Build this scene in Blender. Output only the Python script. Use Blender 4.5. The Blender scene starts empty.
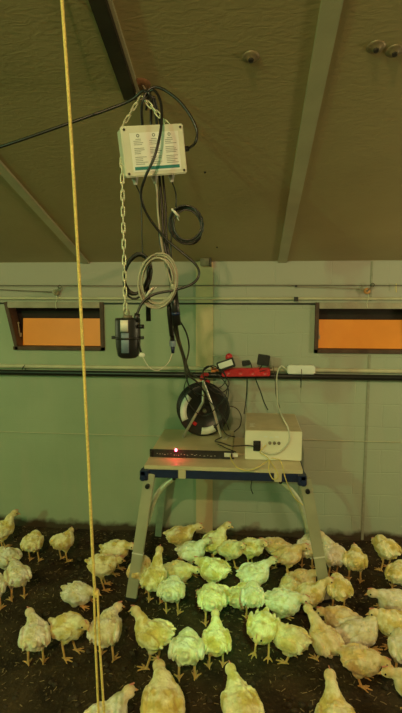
import bpy, bmesh, math, random
import numpy as np
from mathutils import Vector, Matrix, noise, Euler
C = bpy.context.scene.collection
R = math.radians
random.seed(11)

# ------------------------------------------------------------ camera
CAM = Vector((0, 0, 1.86)); YAW = 5.3; PITCH = 7.08; F = 515.0
cam = bpy.data.cameras.new('camera'); co = bpy.data.objects.new('camera', cam); C.objects.link(co)
cam.sensor_fit = 'HORIZONTAL'; cam.sensor_width = 36; cam.lens = F / 402 * 36
cam.clip_start = .02
co.location = CAM; co.rotation_euler = (R(90 - PITCH), 0, R(YAW))
bpy.context.scene.camera = co
# ------------------------------------------------------------ world, lamps, exposure
sc = bpy.context.scene
sc.view_settings.view_transform = 'Standard'; sc.view_settings.look = 'None'
sc.view_settings.gamma = 1; sc.view_settings.exposure = 1.1
w = bpy.data.worlds.new('world'); sc.world = w; w.use_nodes = True
w.node_tree.nodes['Background'].inputs[0].default_value = (.9, .8, .5, 1)
w.node_tree.nodes['Background'].inputs[1].default_value = .02
def lamp(name, loc, col, power, rad):
    l = bpy.data.lights.new(name, 'POINT'); l.color = col; l.energy = power; l.shadow_soft_size = rad
    o = bpy.data.objects.new(name, l); C.objects.link(o); o.location = loc; return o
WARM = (1, .66, .32); GREEN = (.42, 1, .40)
lamp('warm_lamp', (-.28, -1.4, 3.3), WARM, 112, .05)
lamp('green_lamp', (-3.0, -2.6, 2.95), GREEN, 118, .06)
lamp('far_lamp', (2.8, 2.3, 1.7), (1, .86, .46), 34, .2)  # fill added on the right to brighten the middle of the ceiling
lamp('far_lamp', (-4.4, 2.9, 1.7), (.9, 1, .5), 20, .2)  # second added fill, evens out the ceiling from the left
l = bpy.data.lights.new('green_spot', 'SPOT'); l.color = (.25, 1, .28); l.energy = 190; l.shadow_soft_size = .08; l.spot_size = R(13); l.spot_blend = .9  # unseen spot, added to tint the middle of the flock green
o = bpy.data.objects.new('green_spot', l); C.objects.link(o); o.location = (.35, -1.0, 3.0)
o.rotation_euler = (Vector((-.12, 2.75, .1)) - o.location).to_track_quat('-Z', 'Y').to_euler()

WY = 3.8                       # the long wall
RIG = 1.95                     # distance of the hanging rig
_M = co.rotation_euler.to_matrix()
def ray(px, py):
    return _M @ Vector(((px - 201) / F, -(py - 356.5) / F, -1))
def at(px, py, Y):
    d = ray(px, py); return CAM + d * (Y / d.y)
def gr(px, py, z=0):
    d = ray(px, py); return CAM + d * ((z - CAM.z) / d.z)
def ceil_z(y): return 2.085 + .298 * (WY - y)
def onceil(px, py):
    d = ray(px, py); t = (2.085 + .298 * WY - CAM.z) / (d.z + .298 * d.y); return CAM + d * t

# ------------------------------------------------------------ materials
def mat(name, col, rough=.6, metal=0, var=.12, scale=30, bump=.0, bscale=60, emit=None, estr=0, col2=None, detail=4, spec=.5):
    m = bpy.data.materials.new(name); m.use_nodes = True; nt = m.node_tree; N = nt.nodes; L = nt.links
    b = N['Principled BSDF']; b.inputs['Roughness'].default_value = rough; b.inputs['Metallic'].default_value = metal
    b.inputs['Specular IOR Level'].default_value = spec
    tc = N.new('ShaderNodeTexCoord'); n = N.new('ShaderNodeTexNoise'); n.inputs['Scale'].default_value = scale; n.inputs['Detail'].default_value = detail
    L.new(tc.outputs['Object'], n.inputs['Vector'])
    r = N.new('ShaderNodeValToRGB'); r.color_ramp.elements[0].position = .3; r.color_ramp.elements[1].position = .7
    c2 = col2 or tuple(min(1, c * (1 + var)) for c in col); c1 = col if col2 else tuple(c * (1 - var) for c in col)
    r.color_ramp.elements[0].color = (*c1, 1); r.color_ramp.elements[1].color = (*c2, 1)
    L.new(n.outputs['Fac'], r.inputs['Fac']); L.new(r.outputs['Color'], b.inputs['Base Color'])
    if bump:
        n2 = N.new('ShaderNodeTexNoise'); n2.inputs['Scale'].default_value = bscale; n2.inputs['Detail'].default_value = 5
        L.new(tc.outputs['Object'], n2.inputs['Vector'])
        bp = N.new('ShaderNodeBump'); bp.inputs['Strength'].default_value = bump; bp.inputs['Distance'].default_value = .01
        L.new(n2.outputs['Fac'], bp.inputs['Height']); L.new(bp.outputs['Normal'], b.inputs['Normal'])
    if emit:
        b.inputs['Emission Color'].default_value = (*emit, 1); b.inputs['Emission Strength'].default_value = estr
    return m

def wall_mat():
    m = bpy.data.materials.new('painted block wall'); m.use_nodes = True; nt = m.node_tree; N = nt.nodes; L = nt.links
    b = N['Principled BSDF']; b.inputs['Roughness'].default_value = .55; b.inputs['Specular IOR Level'].default_value = .35
    tc = N.new('ShaderNodeTexCoord'); mp = N.new('ShaderNodeMapping'); mp.inputs['Rotation'].default_value = (R(90), 0, 0)
    L.new(tc.outputs['Object'], mp.inputs['Vector'])
    br = N.new('ShaderNodeTexBrick'); br.inputs['Scale'].default_value = 1; br.inputs['Brick Width'].default_value = .40
    br.inputs['Row Height'].default_value = .172; br.inputs['Mortar Size'].default_value = .005; br.inputs['Mortar Smooth'].default_value = .9
    wn = N.new('ShaderNodeTexNoise'); wn.inputs['Scale'].default_value = 2.2
    L.new(tc.outputs['Object'], wn.inputs['Vector'])
    mixv = N.new('ShaderNodeVectorMath'); mixv.operation = 'MULTIPLY_ADD'; mixv.inputs[1].default_value = (.03, .03, .03)
    L.new(wn.outputs['Color'], mixv.inputs[0]); L.new(mp.outputs[0], mixv.inputs[2]); L.new(mixv.outputs[0], br.inputs['Vector'])
    n1 = N.new('ShaderNodeTexNoise'); n1.inputs['Scale'].default_value = 1.7; n1.inputs['Detail'].default_value = 6
    L.new(tc.outputs['Object'], n1.inputs['Vector'])
    r = N.new('ShaderNodeValToRGB'); e = r.color_ramp.elements
    e[0].position = .3; e[0].color = (.30, .375, .25, 1); e[1].position = .72; e[1].color = (.39, .45, .31, 1)  # green deepened to carry the coloured light on the left wall
    L.new(n1.outputs['Fac'], r.inputs['Fac'])
    # dusty beige streaks
    mp2 = N.new('ShaderNodeMapping'); mp2.inputs['Scale'].default_value = (5, 5, .7); L.new(tc.outputs['Object'], mp2.inputs['Vector'])
    n2 = N.new('ShaderNodeTexNoise'); n2.inputs['Scale'].default_value = 1.5; n2.inputs['Detail'].default_value = 5; L.new(mp2.outputs[0], n2.inputs['Vector'])
    r2 = N.new('ShaderNodeValToRGB'); r2.color_ramp.elements[0].position = .5; r2.color_ramp.elements[1].position = .75
    r2.color_ramp.elements[0].color = (0, 0, 0, 1); r2.color_ramp.elements[1].color = (.45, .45, .45, 1)
    L.new(n2.outputs['Fac'], r2.inputs['Fac'])
    mx = N.new('ShaderNodeMixRGB'); mx.inputs[2].default_value = (.46, .42, .31, 1); L.new(r2.outputs[0], mx.inputs[0]); L.new(r.outputs[0], mx.inputs[1])
    # upper band: bare grey-beige render above the pipes
    sp = N.new('ShaderNodeSeparateXYZ'); L.new(tc.outputs['Object'], sp.inputs[0])
    mr = N.new('ShaderNodeMapRange'); mr.inputs[1].default_value = 1.72; mr.inputs[2].default_value = 1.84; L.new(sp.outputs['Z'], mr.inputs[0])
    mx2 = N.new('ShaderNodeMixRGB'); mx2.inputs[2].default_value = (.42, .385, .32, 1); L.new(mr.outputs[0], mx2.inputs[0]); L.new(mx.outputs[0], mx2.inputs[1])
    # right of the post the paint is greyer; part of the contrast is painted light
    mrx = N.new('ShaderNodeMapRange'); mrx.inputs[1].default_value = -.255; mrx.inputs[2].default_value = -.245; mrx.inputs[4].default_value = .55; L.new(sp.outputs['X'], mrx.inputs[0])
    mx3 = N.new('ShaderNodeMixRGB'); mx3.inputs[2].default_value = (.415, .43, .36, 1); L.new(mrx.outputs[0], mx3.inputs[0]); L.new(mx2.outputs[0], mx3.inputs[1])
    # splashed dirt at the foot
    ad = N.new('ShaderNodeMath'); ad.operation = 'MULTIPLY_ADD'; ad.inputs[1].default_value = .12
    n3 = N.new('ShaderNodeTexNoise'); n3.inputs['Scale'].default_value = 9; n3.inputs['Detail'].default_value = 6; L.new(tc.outputs['Object'], n3.inputs['Vector'])
    L.new(n3.outputs['Fac'], ad.inputs[0]); L.new(sp.outputs['Z'], ad.inputs[2])
    md = N.new('ShaderNodeMapRange'); md.inputs[1].default_value = .09; md.inputs[2].default_value = .135; md.inputs[3].default_value = 1; md.inputs[4].default_value = 0
    L.new(ad.outputs[0], md.inputs[0])
    mx4 = N.new('ShaderNodeMixRGB'); mx4.inputs[2].default_value = (.07, .05, .03, 1); L.new(md.outputs[0], mx4.inputs[0]); L.new(mx3.outputs[0], mx4.inputs[1])
    L.new(mx4.outputs[0], b.inputs['Base Color'])
    bp = N.new('ShaderNodeBump'); bp.inputs['Strength'].default_value = .5; bp.inputs['Distance'].default_value = .006; bp.invert = True
    mk = N.new('ShaderNodeMath'); mk.operation = 'MULTIPLY'; mk2 = N.new('ShaderNodeMapRange'); mk2.inputs[1].default_value = -.255; mk2.inputs[2].default_value = -.245; mk2.inputs[3].default_value = .12; mk2.inputs[4].default_value = .5
    L.new(sp.outputs['X'], mk2.inputs[0]); L.new(br.outputs['Fac'], mk.inputs[0]); L.new(mk2.outputs[0], mk.inputs[1]); L.new(mk.outputs[0], bp.inputs['Height'])
    n4 = N.new('ShaderNodeTexNoise'); n4.inputs['Scale'].default_value = 60; L.new(tc.outputs['Object'], n4.inputs['Vector'])
    bp2 = N.new('ShaderNodeBump'); bp2.inputs['Strength'].default_value = .18; bp2.inputs['Distance'].default_value = .004
    L.new(n4.outputs['Fac'], bp2.inputs['Height']); L.new(bp.outputs[0], bp2.inputs['Normal']); L.new(bp2.outputs[0], b.inputs['Normal'])
    return m

def ceiling_mat():
    m = bpy.data.materials.new('crinkled ceiling foil'); m.use_nodes = True; nt = m.node_tree; N = nt.nodes; L = nt.links
    b = N['Principled BSDF']; b.inputs['Roughness'].default_value = .55; b.inputs['Specular IOR Level'].default_value = .35
    tc = N.new('ShaderNodeTexCoord')
    mp = N.new('ShaderNodeMapping'); mp.inputs['Scale'].default_value = (10, 22, 22); L.new(tc.outputs['Object'], mp.inputs[0])
    n = N.new('ShaderNodeTexNoise'); n.inputs['Scale'].default_value = 1.6; n.inputs['Detail'].default_value = 7; n.inputs['Distortion'].default_value = 1.2
    L.new(mp.outputs[0], n.inputs['Vector'])
    bp = N.new('ShaderNodeBump'); bp.inputs['Strength'].default_value = .22; bp.inputs['Distance'].default_value = .012
    L.new(n.outputs['Fac'], bp.inputs['Height']); L.new(bp.outputs[0], b.inputs['Normal'])
    n1 = N.new('ShaderNodeTexNoise'); n1.inputs['Scale'].default_value = 1.3; n1.inputs['Detail'].default_value = 8; L.new(tc.outputs['Object'], n1.inputs['Vector'])
    r = N.new('ShaderNodeValToRGB'); r.color_ramp.elements[0].position = .3; r.color_ramp.elements[1].position = .72
    r.color_ramp.elements[0].color = (.36, .28, .14, 1); r.color_ramp.elements[1].color = (.45, .355, .185, 1)
    L.new(n1.outputs['Fac'], r.inputs[0]); L.new(r.outputs[0], b.inputs['Base Color'])
    return m

def floor_mat():
    m = bpy.data.materials.new('litter'); m.use_nodes = True; nt = m.node_tree; N = nt.nodes; L = nt.links
    b = N['Principled BSDF']; b.inputs['Roughness'].default_value = .85; b.inputs['Specular IOR Level'].default_value = .25
    tc = N.new('ShaderNodeTexCoord')
    n = N.new('ShaderNodeTexNoise'); n.inputs['Scale'].default_value = 5; n.inputs['Detail'].default_value = 9; n.inputs['Roughness'].default_value = .65; L.new(tc.outputs['Object'], n.inputs[0])
    r = N.new('ShaderNodeValToRGB'); e = r.color_ramp.elements
    e[0].position = .35; e[0].color = (.016, .011, .006, 1); e[1].position = .68; e[1].color = (.066, .046, .022, 1)
    L.new(n.outputs['Fac'], r.inputs[0])
    n2 = N.new('ShaderNodeTexNoise'); n2.inputs['Scale'].default_value = 55; n2.inputs['Detail'].default_value = 5; L.new(tc.outputs['Object'], n2.inputs[0])
    r2 = N.new('ShaderNodeValToRGB'); r2.color_ramp.elements[0].position = .58; r2.color_ramp.elements[1].position = .72
    r2.color_ramp.elements[0].color = (0, 0, 0, 1); r2.color_ramp.elements[1].color = (.6, .6, .6, 1); L.new(n2.outputs['Fac'], r2.inputs[0])
    mx = N.new('ShaderNodeMixRGB'); mx.inputs[2].default_value = (.14, .10, .045, 1); L.new(r2.outputs[0], mx.inputs[0]); L.new(r.outputs[0], mx.inputs[1])
    L.new(mx.outputs[0], b.inputs['Base Color'])
    bp = N.new('ShaderNodeBump'); bp.inputs['Strength'].default_value = .8; bp.inputs['Distance'].default_value = .012
    L.new(n2.outputs['Fac'], bp.inputs['Height']); L.new(bp.outputs[0], b.inputs['Normal'])
    return m

def plumage_mat():
    m = bpy.data.materials.new('plumage'); m.use_nodes = True; nt = m.node_tree; N = nt.nodes; L = nt.links
    b = N['Principled BSDF']; b.inputs['Roughness'].default_value = .8; b.inputs['Specular IOR Level'].default_value = .15
    b.inputs['Sheen Weight'].default_value = .25; b.inputs['Sheen Tint'].default_value = (1, .95, .7, 1)
    a = N.new('ShaderNodeVertexColor'); a.layer_name = 'plumage'
    tc = N.new('ShaderNodeTexCoord'); n = N.new('ShaderNodeTexNoise'); n.inputs['Scale'].default_value = 28; n.inputs['Detail'].default_value = 5
    L.new(tc.outputs['Object'], n.inputs[0])
    r = N.new('ShaderNodeValToRGB'); r.color_ramp.elements[0].position = .3; r.color_ramp.elements[1].position = .62
    r.color_ramp.elements[0].color = (.74, .66, .46, 1); r.color_ramp.elements[1].color = (1, 1, 1, 1); L.new(n.outputs['Fac'], r.inputs[0])
    mx = N.new('ShaderNodeMixRGB'); mx.blend_type = 'MULTIPLY'; mx.inputs[0].default_value = 1
    L.new(a.outputs['Color'], mx.inputs[1]); L.new(r.outputs[0], mx.inputs[2]); L.new(mx.outputs[0], b.inputs['Base Color'])
    n2 = N.new('ShaderNodeTexNoise'); n2.inputs['Scale'].default_value = 90; n2.inputs['Detail'].default_value = 4; L.new(tc.outputs['Object'], n2.inputs[0])
    bp = N.new('ShaderNodeBump'); bp.inputs['Strength'].default_value = .7; bp.inputs['Distance'].default_value = .008
    L.new(n2.outputs['Fac'], bp.inputs['Height']); L.new(bp.outputs[0], b.inputs['Normal'])
    return m

M = dict(
 wall=wall_mat(), ceiling=ceiling_mat(), litter=floor_mat(), plumage=plumage_mat(),
 batten=mat('pale batten', (.47, .43, .28), .5, 0, .08, 6, .1),
 steel_dark=mat('dark steel', (.035, .028, .02), .5, .3, .3, 8),
 wood=mat('old brown wood', (.085, .045, .028), .65, 0, .3, 12, .3, 30),
 lintel=mat('dusty lintel', (.36, .32, .24), .7, 0, .15, 10, .2),
 dark=mat('dark gap', (.02, .014, .01), .8),
 orange=mat('orange plastic panel', (.55, .18, .012), .45, 0, .12, 3, 0, 60, (1, .30, .015), .10),  # slight emission stands in for daylight through the plastic
 pipe_beige=mat('beige conduit', (.56, .53, .37), .5, 0, .12, 9),
 pipe_dark=mat('black pipe', (.012, .013, .012), .35, 0, .2, 9),
 wire=mat('thin wire', (.30, .27, .18), .5, .3),
 wire_dark=mat('dark thin wire', (.10, .09, .06), .6),
 rope=mat('yellow rope', (.78, .60, .18), .7, 0, .2, 120, .5, 300),
 rubber=mat('black cable', (.014, .013, .012), .38, 0, .2),
 grey_cable=mat('grey cable', (.36, .34, .25), .45),
 white_cable=mat('white cable', (.62, .62, .50), .45),
 yellow_cable=mat('yellow cable', (.72, .60, .18), .45),
 chain=mat('galvanised chain', (.62, .60, .42), .4, .25, .15),
 box_grey=mat('light grey plastic', (.66, .66, .53), .45, 0, .06, 12),
 label=mat('white label', (.80, .82, .76), .5, 0, .03),
 print_=mat('grey print', (.20, .22, .20), .6), teal=mat('teal print', (.03, .22, .21), .5),
 gland=mat('pale gland', (.50, .46, .42), .5), screw=mat('screw', (.08, .07, .05), .4, .5),
 washer=mat('washer', (.24, .18, .10), .5, .3, .2, 40),
 tape=mat('white tape', (.72, .70, .62), .6),
 blue=mat('navy plastic', (.012, .022, .075), .4, 0, .15), black=mat('black plastic', (.014, .014, .015), .4, 0, .2),
 bluegrey=mat('blue grey sticker', (.18, .24, .32), .5),
 bench_top=mat('bench board', (.60, .53, .34), .5, 0, .1, 8, .1), bench_steel=mat('bench steel', (.42, .41, .29), .45, .2, .1, 6),
 brace=mat('brace steel', (.48, .52, .38), .4, .3), 
 rack_top=mat('dusty rack lid', (.60, .54, .33), .5, .1, .08, 5), rack_front=mat('rack front', (.018, .016, .018), .35, 0, .3, 20),
 led=mat('red led', (1, .02, .03), .3, 0, 0, 3, 0, 60, (1, .06, .10), 14),
 white_case=mat('white steel case', (.80, .78, .62), .45, 0, .04, 4), case_top=mat('dusty case lid', (.58, .50, .33), .6, 0, .1, 10),
 red=mat('red plastic', (.62, .02, .03), .4, 0, .15, 15), orange_skin=mat('orange plastic', (.7, .20, .05), .4),
 chrome=mat('silver tube', (.60, .58, .50), .3, .6, .08), beak=mat('beak', (.70, .40, .17), .45, 0, .1),
 eye=mat('eye', (.01, .008, .006), .15), comb=mat('comb', (.62, .24, .17), .6), straw=mat('straw', (.26, .19, .09), .8, 0, .4, 20),
 clump=mat('clump', (.05, .035, .02), .9, 0, .4, 20, .4), pulley=mat('pulley', (.45, .36, .22), .5, .2, .2, 40), pulley_o=mat('orange pulley', (.70, .34, .12), .5, 0, .2, 40),
 tin=mat('dull tin', (.20, .17, .11), .6, .2, .3, 20), green_strip=mat('case green', (.2, .3, .2), .5),
)

# ------------------------------------------------------------ builders
def tag(o, label=None, cat=None, group=None, kind=None):
    if label: o['label'] = label
    if cat: o['category'] = cat
    if group: o['group'] = group
    if kind: o['kind'] = kind
    return o
def empty(name, loc, label, cat, group=None):
    o = bpy.data.objects.new(name, None); C.objects.link(o); o.location = loc; o.empty_display_size = .05
    return tag(o, label, cat, group)
def link(name, bm, m, parent=None, smooth=False, bevel=0):
    if bevel:
        bmesh.ops.bevel(bm, geom=[e for e in bm.edges if e.calc_face_angle(0) > .5], offset=bevel, segments=2, affect='EDGES')
    me = bpy.data.meshes.new(name); bm.to_mesh(me); bm.free()
    o = bpy.data.objects.new(name, me); C.objects.link(o); me.materials.append(M[m] if isinstance(m, str) else m)
    if smooth:
        for p in me.polygons: p.use_smooth = True
    if parent:
        o.parent = parent
        if True:
            o.matrix_parent_inverse = Matrix.Translation(parent_world(parent)).inverted()
    return o
def parent_world(p):
    v = Vector((0, 0, 0))
    q = p
    # parents are only ever translated when children are added in world space
    if q.parent is None: return q.location.copy()
    return Vector((0, 0, 0)) if q.location.length == 0 and q.parent is None else parent_world(q.parent) * 0 + q.matrix_world.translation * 0 + v
def box(bm, c, s, rot=None):
    r = bmesh.ops.create_cube(bm, size=1); mt = Matrix.Translation(Vector(c)) @ (rot.to_4x4() if rot else Matrix.Identity(4)) @ Matrix.Diagonal((*s, 1))
    bmesh.ops.transform(bm, matrix=mt, verts=r['verts']); return r['verts']
def cyl(bm, a, b, r1, r2=None, n=16):
    a = Vector(a); b = Vector(b); d = b - a
    r = bmesh.ops.create_cone(bm, cap_ends=True, segments=n, radius1=r1, radius2=r1 if r2 is None else r2, depth=d.length)
    bmesh.ops.transform(bm, matrix=Matrix.Translation((a + b) / 2) @ d.to_track_quat('Z', 'Y').to_matrix().to_4x4(), verts=r['verts']); return r['verts']
def beam(bm, a, b, w, h, up=(0, 0, 1)):
    a = Vector(a); b = Vector(b); z = (b - a); L = z.length; z.normalize(); x = Vector(up).cross(z).normalized(); y = z.cross(x)
    m = Matrix((x, y, z)).transposed(); return box(bm, (a + b) / 2, (w, h, L), m)
def ico(bm, c, r, rot=None, sub=2):
    v = bmesh.ops.create_icosphere(bm, subdivisions=sub, radius=1)['verts']
    if not hasattr(r, '__len__'): r = (r, r, r)
    bmesh.ops.transform(bm, matrix=Matrix.Translation(Vector(c)) @ (rot.to_4x4() if rot else Matrix.Identity(4)) @ Matrix.Diagonal((*r, 1)), verts=v); return v
def spline(pts, n=8):
    P = [Vector(p) for p in pts]
    if len(P) < 3: return P
    P = [P[0] * 2 - P[1]] + P + [P[-1] * 2 - P[-2]]; out = []
    for i in range(1, len(P) - 2):
        for k in range(n):
            t = k / n; a, b, c, d = P[i - 1:i + 3]
            out.append(.5 * ((2 * b) + (c - a) * t + (2 * a - 5 * b + 4 * c - d) * t * t + (3 * b - a - 3 * c + d) * t ** 3))
    out.append(P[-2]); return out
def tube(bm, pts, r, seg=8, closed=False):
    P = [Vector(p) for p in pts]; n = len(P)
    rr = r if hasattr(r, '__len__') else [r] * n
    T = []
    for i in range(n):
        a = P[(i - 1) % n] if closed or i > 0 else P[i]; b = P[(i + 1) % n] if closed or i < n - 1 else P[i]
        t = b - a; T.append(t.normalized() if t.length > 1e-9 else Vector((0, 0, 1)))
    nx = T[0].orthogonal().normalized(); rings = []
    for i in range(n):
        nx = (nx - T[i] * nx.dot(T[i])); nx = nx.normalized() if nx.length > 1e-6 else T[i].orthogonal().normalized()
        ny = T[i].cross(nx)
        rings.append([bm.verts.new(P[i] + (nx * math.cos(2 * math.pi * k / seg) + ny * math.sin(2 * math.pi * k / seg)) * rr[i]) for k in range(seg)])
    for i in range(n if closed else n - 1):
        A = rings[i]; B = rings[(i + 1) % n]
        for k in range(seg): bm.faces.new((A[k], A[(k + 1) % seg], B[(k + 1) % seg], B[k]))
    if not closed: bm.faces.new(rings[0][::-1]); bm.faces.new(rings[-1])
def cable(name, pts, r, m, label, cat='cable', group=None, n=8, parent=None):
    bm = bmesh.new(); tube(bm, spline(pts, n), r); o = link(name, bm, m, parent, True)
    if not parent: tag(o, label, cat, group)
    elif label: o['label'] = label
    return o
def struct(o): o['kind'] = 'structure'; return o
def lathe(bm, prof, c, axis=(0, 0, 1), n=32, cap=False):
    q = Vector(axis).to_track_quat('Z', 'Y').to_matrix(); c = Vector(c); rings = []
    for r, z in prof:
        rings.append([bm.verts.new(c + q @ Vector((r * math.cos(2 * math.pi * k / n), r * math.sin(2 * math.pi * k / n), z))) for k in range(n)])
    for A, B in zip(rings, rings[1:]):
        for k in range(n): bm.faces.new((A[k], A[(k + 1) % n], B[(k + 1) % n], B[k]))
    if cap: bm.faces.new(rings[0][::-1]); bm.faces.new(rings[-1])

# ------------------------------------------------------------ the shed
XL, XR, YB = -6.0, 6.0, -4.5
bm = bmesh.new(); bmesh.ops.create_grid(bm, x_segments=260, y_segments=200, size=1)
for v in bm.verts:
    v.co.x = v.co.x * 6; v.co.y = (v.co.y * .5 + .5) * (WY - YB + .1) + YB
    p = v.co; d = noise.noise(Vector((p.x * 3, p.y * 3, 0))) * .012 + noise.noise(Vector((p.x * 11, p.y * 11, 3))) * .006
    v.co.z = d - .008
struct(link('floor', bm, 'litter', None, True))
# front wall with two inlet openings
def on_wall(px, py): p = at(px, py, WY); return p.x, p.z
wl = [on_wall(5, 307)[0], on_wall(104, 307)[0]]; wz = [on_wall(60, 350)[1], on_wall(60, 302)[1]]
wr = [on_wall(315, 307)[0], on_wall(315, 307)[0] + (wl[1] - wl[0])]
bm = bmesh.new()
T = .2
xs = [XL, wl[0], wl[1], wr[0], wr[1], XR]; ztop = 2.12
def wbox(x0, x1, z0, z1): box(bm, ((x0 + x1) / 2, WY + T / 2, (z0 + z1) / 2), (x1 - x0, T, z1 - z0))
wbox(XL, XR, -.1, wz[0]); wbox(XL, XR, wz[1], ztop)
wbox(XL, wl[0], wz[0], wz[1]); wbox(wl[1], wr[0], wz[0], wz[1]); wbox(wr[1], XR, wz[0], wz[1])
x0 = wl[0]; f = [[bm.verts.new((x, y, z)) for x, z in ((x0 - .001, wz[0] - .001), (x0 + .075, wz[0] - .001), (x0 - .001, wz[1]))] for y in (WY, WY + .1)]
bm.faces.new(f[0]); bm.faces.new(f[1][::-1]); bm.faces.new((f[0][1], f[0][2], f[1][2], f[1][1]))
struct(link('wall_front', bm, 'wall'))
for nm, c, s in (('wall_left', (XL - .05, (WY + YB) / 2, 2.3), (.1, WY - YB, 5)), ('wall_right', (XR + .05, (WY + YB) / 2, 2.3), (.1, WY - YB, 5)), ('wall_back', (0, YB - .05, 2.3), (12.2, .1, 5))):
    bm = bmesh.new(); box(bm, c, s); struct(link(nm, bm, 'wall'))
bm = bmesh.new()
vs = [bm.verts.new(p) for p in ((XL, YB, ceil_z(YB)), (XR, YB, ceil_z(YB)), (XR, WY + .2, ceil_z(WY + .2)), (XL, WY + .2, ceil_z(WY + .2)))]
up = [bm.verts.new(v.co + Vector((0, 0, .08))) for v in vs]
bm.faces.new(vs[::-1]); bm.faces.new(up)
for i in range(4): bm.faces.new((vs[i], vs[(i + 1) % 4], up[(i + 1) % 4], up[i]))
bmesh.ops.recalc_face_normals(bm, faces=bm.faces[:]); struct(link('ceiling', bm, 'ceiling'))
CN = Vector((0, -.298, -1)).normalized()      # into the room from the ceiling
def cbeam(a, b, w, h, m, name):
    bm = bmesh.new(); a = Vector(a) + CN * h / 2; b = Vector(b) + CN * h / 2; beam(bm, a, b, w, h, up=CN); return struct(link(name, bm, m, bevel=.002))
xa = onceil(283, 257).x
cbeam((xa, WY, ceil_z(WY)), (xa, -1.5, ceil_z(-1.5)), .065, .014, 'batten', 'trim_1')
xb = onceil(85, 261).x
cbeam((xb, WY, ceil_z(WY)), (xb, -1.5, ceil_z(-1.5)), .055, .014, 'batten', 'trim_2')
# dark channel that stops short
p1 = onceil(131, 92)
cbeam((p1.x, p1.y, ceil_z(p1.y)), (p1.x, -1.5, ceil_z(-1.5)), .05, .035, 'steel_dark', 'trim_3')
bm = bmesh.new(); q = .034; a = Vector((p1.x + .030, p1.y, ceil_z(p1.y))) + CN * .006; b = Vector((p1.x + .030, -1.5, ceil_z(-1.5))) + CN * .006
beam(bm, a, b, .012, .012, up=CN); struct(link('trim_4', bm, 'batten'))
# post in the wall, seams
def strip(px0, px1, z0, z1, d, m, name):
    x0 = at(px0, 380, WY).x; x1 = at(px1, 380, WY).x
    bm = bmesh.new(); box(bm, ((x0 + x1) / 2, WY - d / 2 + .001, (z0 + z1) / 2), (x1 - x0, d, z1 - z0)); return struct(link(name, bm, m, bevel=.002))
strip(196, 213, 0, 2.08, .012, mat('tan post', (.56, .46, .27), .6, 0, .12, 5, .1), 'trim_5')
seam = mat('seam strip', (.30, .31, .23), .6)
strip(367.2, 370, 0, wz[0] - .01, .006, seam, 'trim_6'); strip(366.5, 368.5, wz[1] + .01, 2.08, .006, seam, 'trim_7')
# windows
for k, (x0, x1) in enumerate((wl, wr)):
    z0, z1 = wz; root = bpy.data.objects.new('window_%d' % (k + 1), None); C.objects.link(root); root.location = ((x0 + x1) / 2, WY, z0); struct(root)
    bm = bmesh.new(); t = .028; cx = (x0 + x1) / 2
    xq = x0 + (.06 if k == 0 else 0); box(bm, ((xq + x1) / 2, WY - .01 + .05, z0 + t / 2), (x1 - xq, .13, t)); 
    beam(bm, (x0 + t / 2 + (.075 if k == 0 else 0), WY + .04, z0), (x0 + t / 2, WY + .04, z1), .13, t, (1, 0, 0)); box(bm, (x1 - t / 2, WY + .04, (z0 + z1) / 2), (t, .13, z1 - z0))
    link('window_frame', bm, 'wood', root, bevel=.003)
    bm = bmesh.new(); box(bm, (cx, WY + .03, z1 - .022), (x1 - x0 - 2 * t, .11, .044)); link('lintel', bm, 'lintel', root, bevel=.003)
    bm = bmesh.new(); tilt = Matrix.Rotation(R(-7), 3, 'X')
    pl = x0 + t + (.07 if k == 0 else .004); box(bm, ((pl + x1 - t) / 2, WY + .085, z0 + .125), (x1 - t - pl, .012, .225), tilt); link('window_panel', bm, 'orange', root, bevel=.002)
    bm = bmesh.new(); box(bm, (cx, WY + .14, (z0 + z1) / 2), (x1 - x0 + .02, .01, z1 - z0)); link('window_shutter', bm, 'dark', root)  # near-black sheet stands in for the shade in the gap behind the panel
    bm = bmesh.new(); hx = x0 + t + (.055 if k == 0 else .012); box(bm, (hx, WY + .06, z0 + .11), (.02, .012, .03)); cyl(bm, (hx, WY + .05, z0 + .12), (hx - .006, WY + .05, z0 + .20), .0035); cyl(bm, (hx - .010, WY + .05, z0 + .20), (hx, WY + .05, z0 + .205), .006); link('hinge', bm, 'pulley', root)
# pipes and wires along the wall
def run(name, py, off, r, m, label, cat, dy=0, sag=0):
    p = at(201, py, WY - off); z = p.z
    bm = bmesh.new(); pts = [(XL + .0 + i * .5, WY - off, z + sag * math.sin(i * 1.7)) for i in range(25)]
    tube(bm, pts, r, 12); o = link(name, bm, m, None, True); tag(o, label, cat); return z
Z_black = run('water_pipe', 375, .055, .021, 'pipe_dark', 'thick black pipe running the length of the wall behind the power strips', 'pipe')
run('conduit', 368.6, .022, .0155, 'pipe_beige', 'beige conduit just above the thick black pipe', 'conduit')
run('conduit', 298.5, .022, .010, 'pipe_beige', 'pale conduit running just above both windows', 'conduit')
run('conduit', 303.6, .012, .006, 'pipe_dark', 'thin dark conduit touching the tops of the window openings', 'conduit')
run('wire', 285.5, .035, .0028, 'wire_dark', 'thin wire stretched along the upper wall carrying the pulleys', 'wire', sag=.002)
run('cord', 437, .012, .0028, 'pipe_beige', 'thin pale cord stretched across the wall at bench height', 'cord', sag=.0015)
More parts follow.
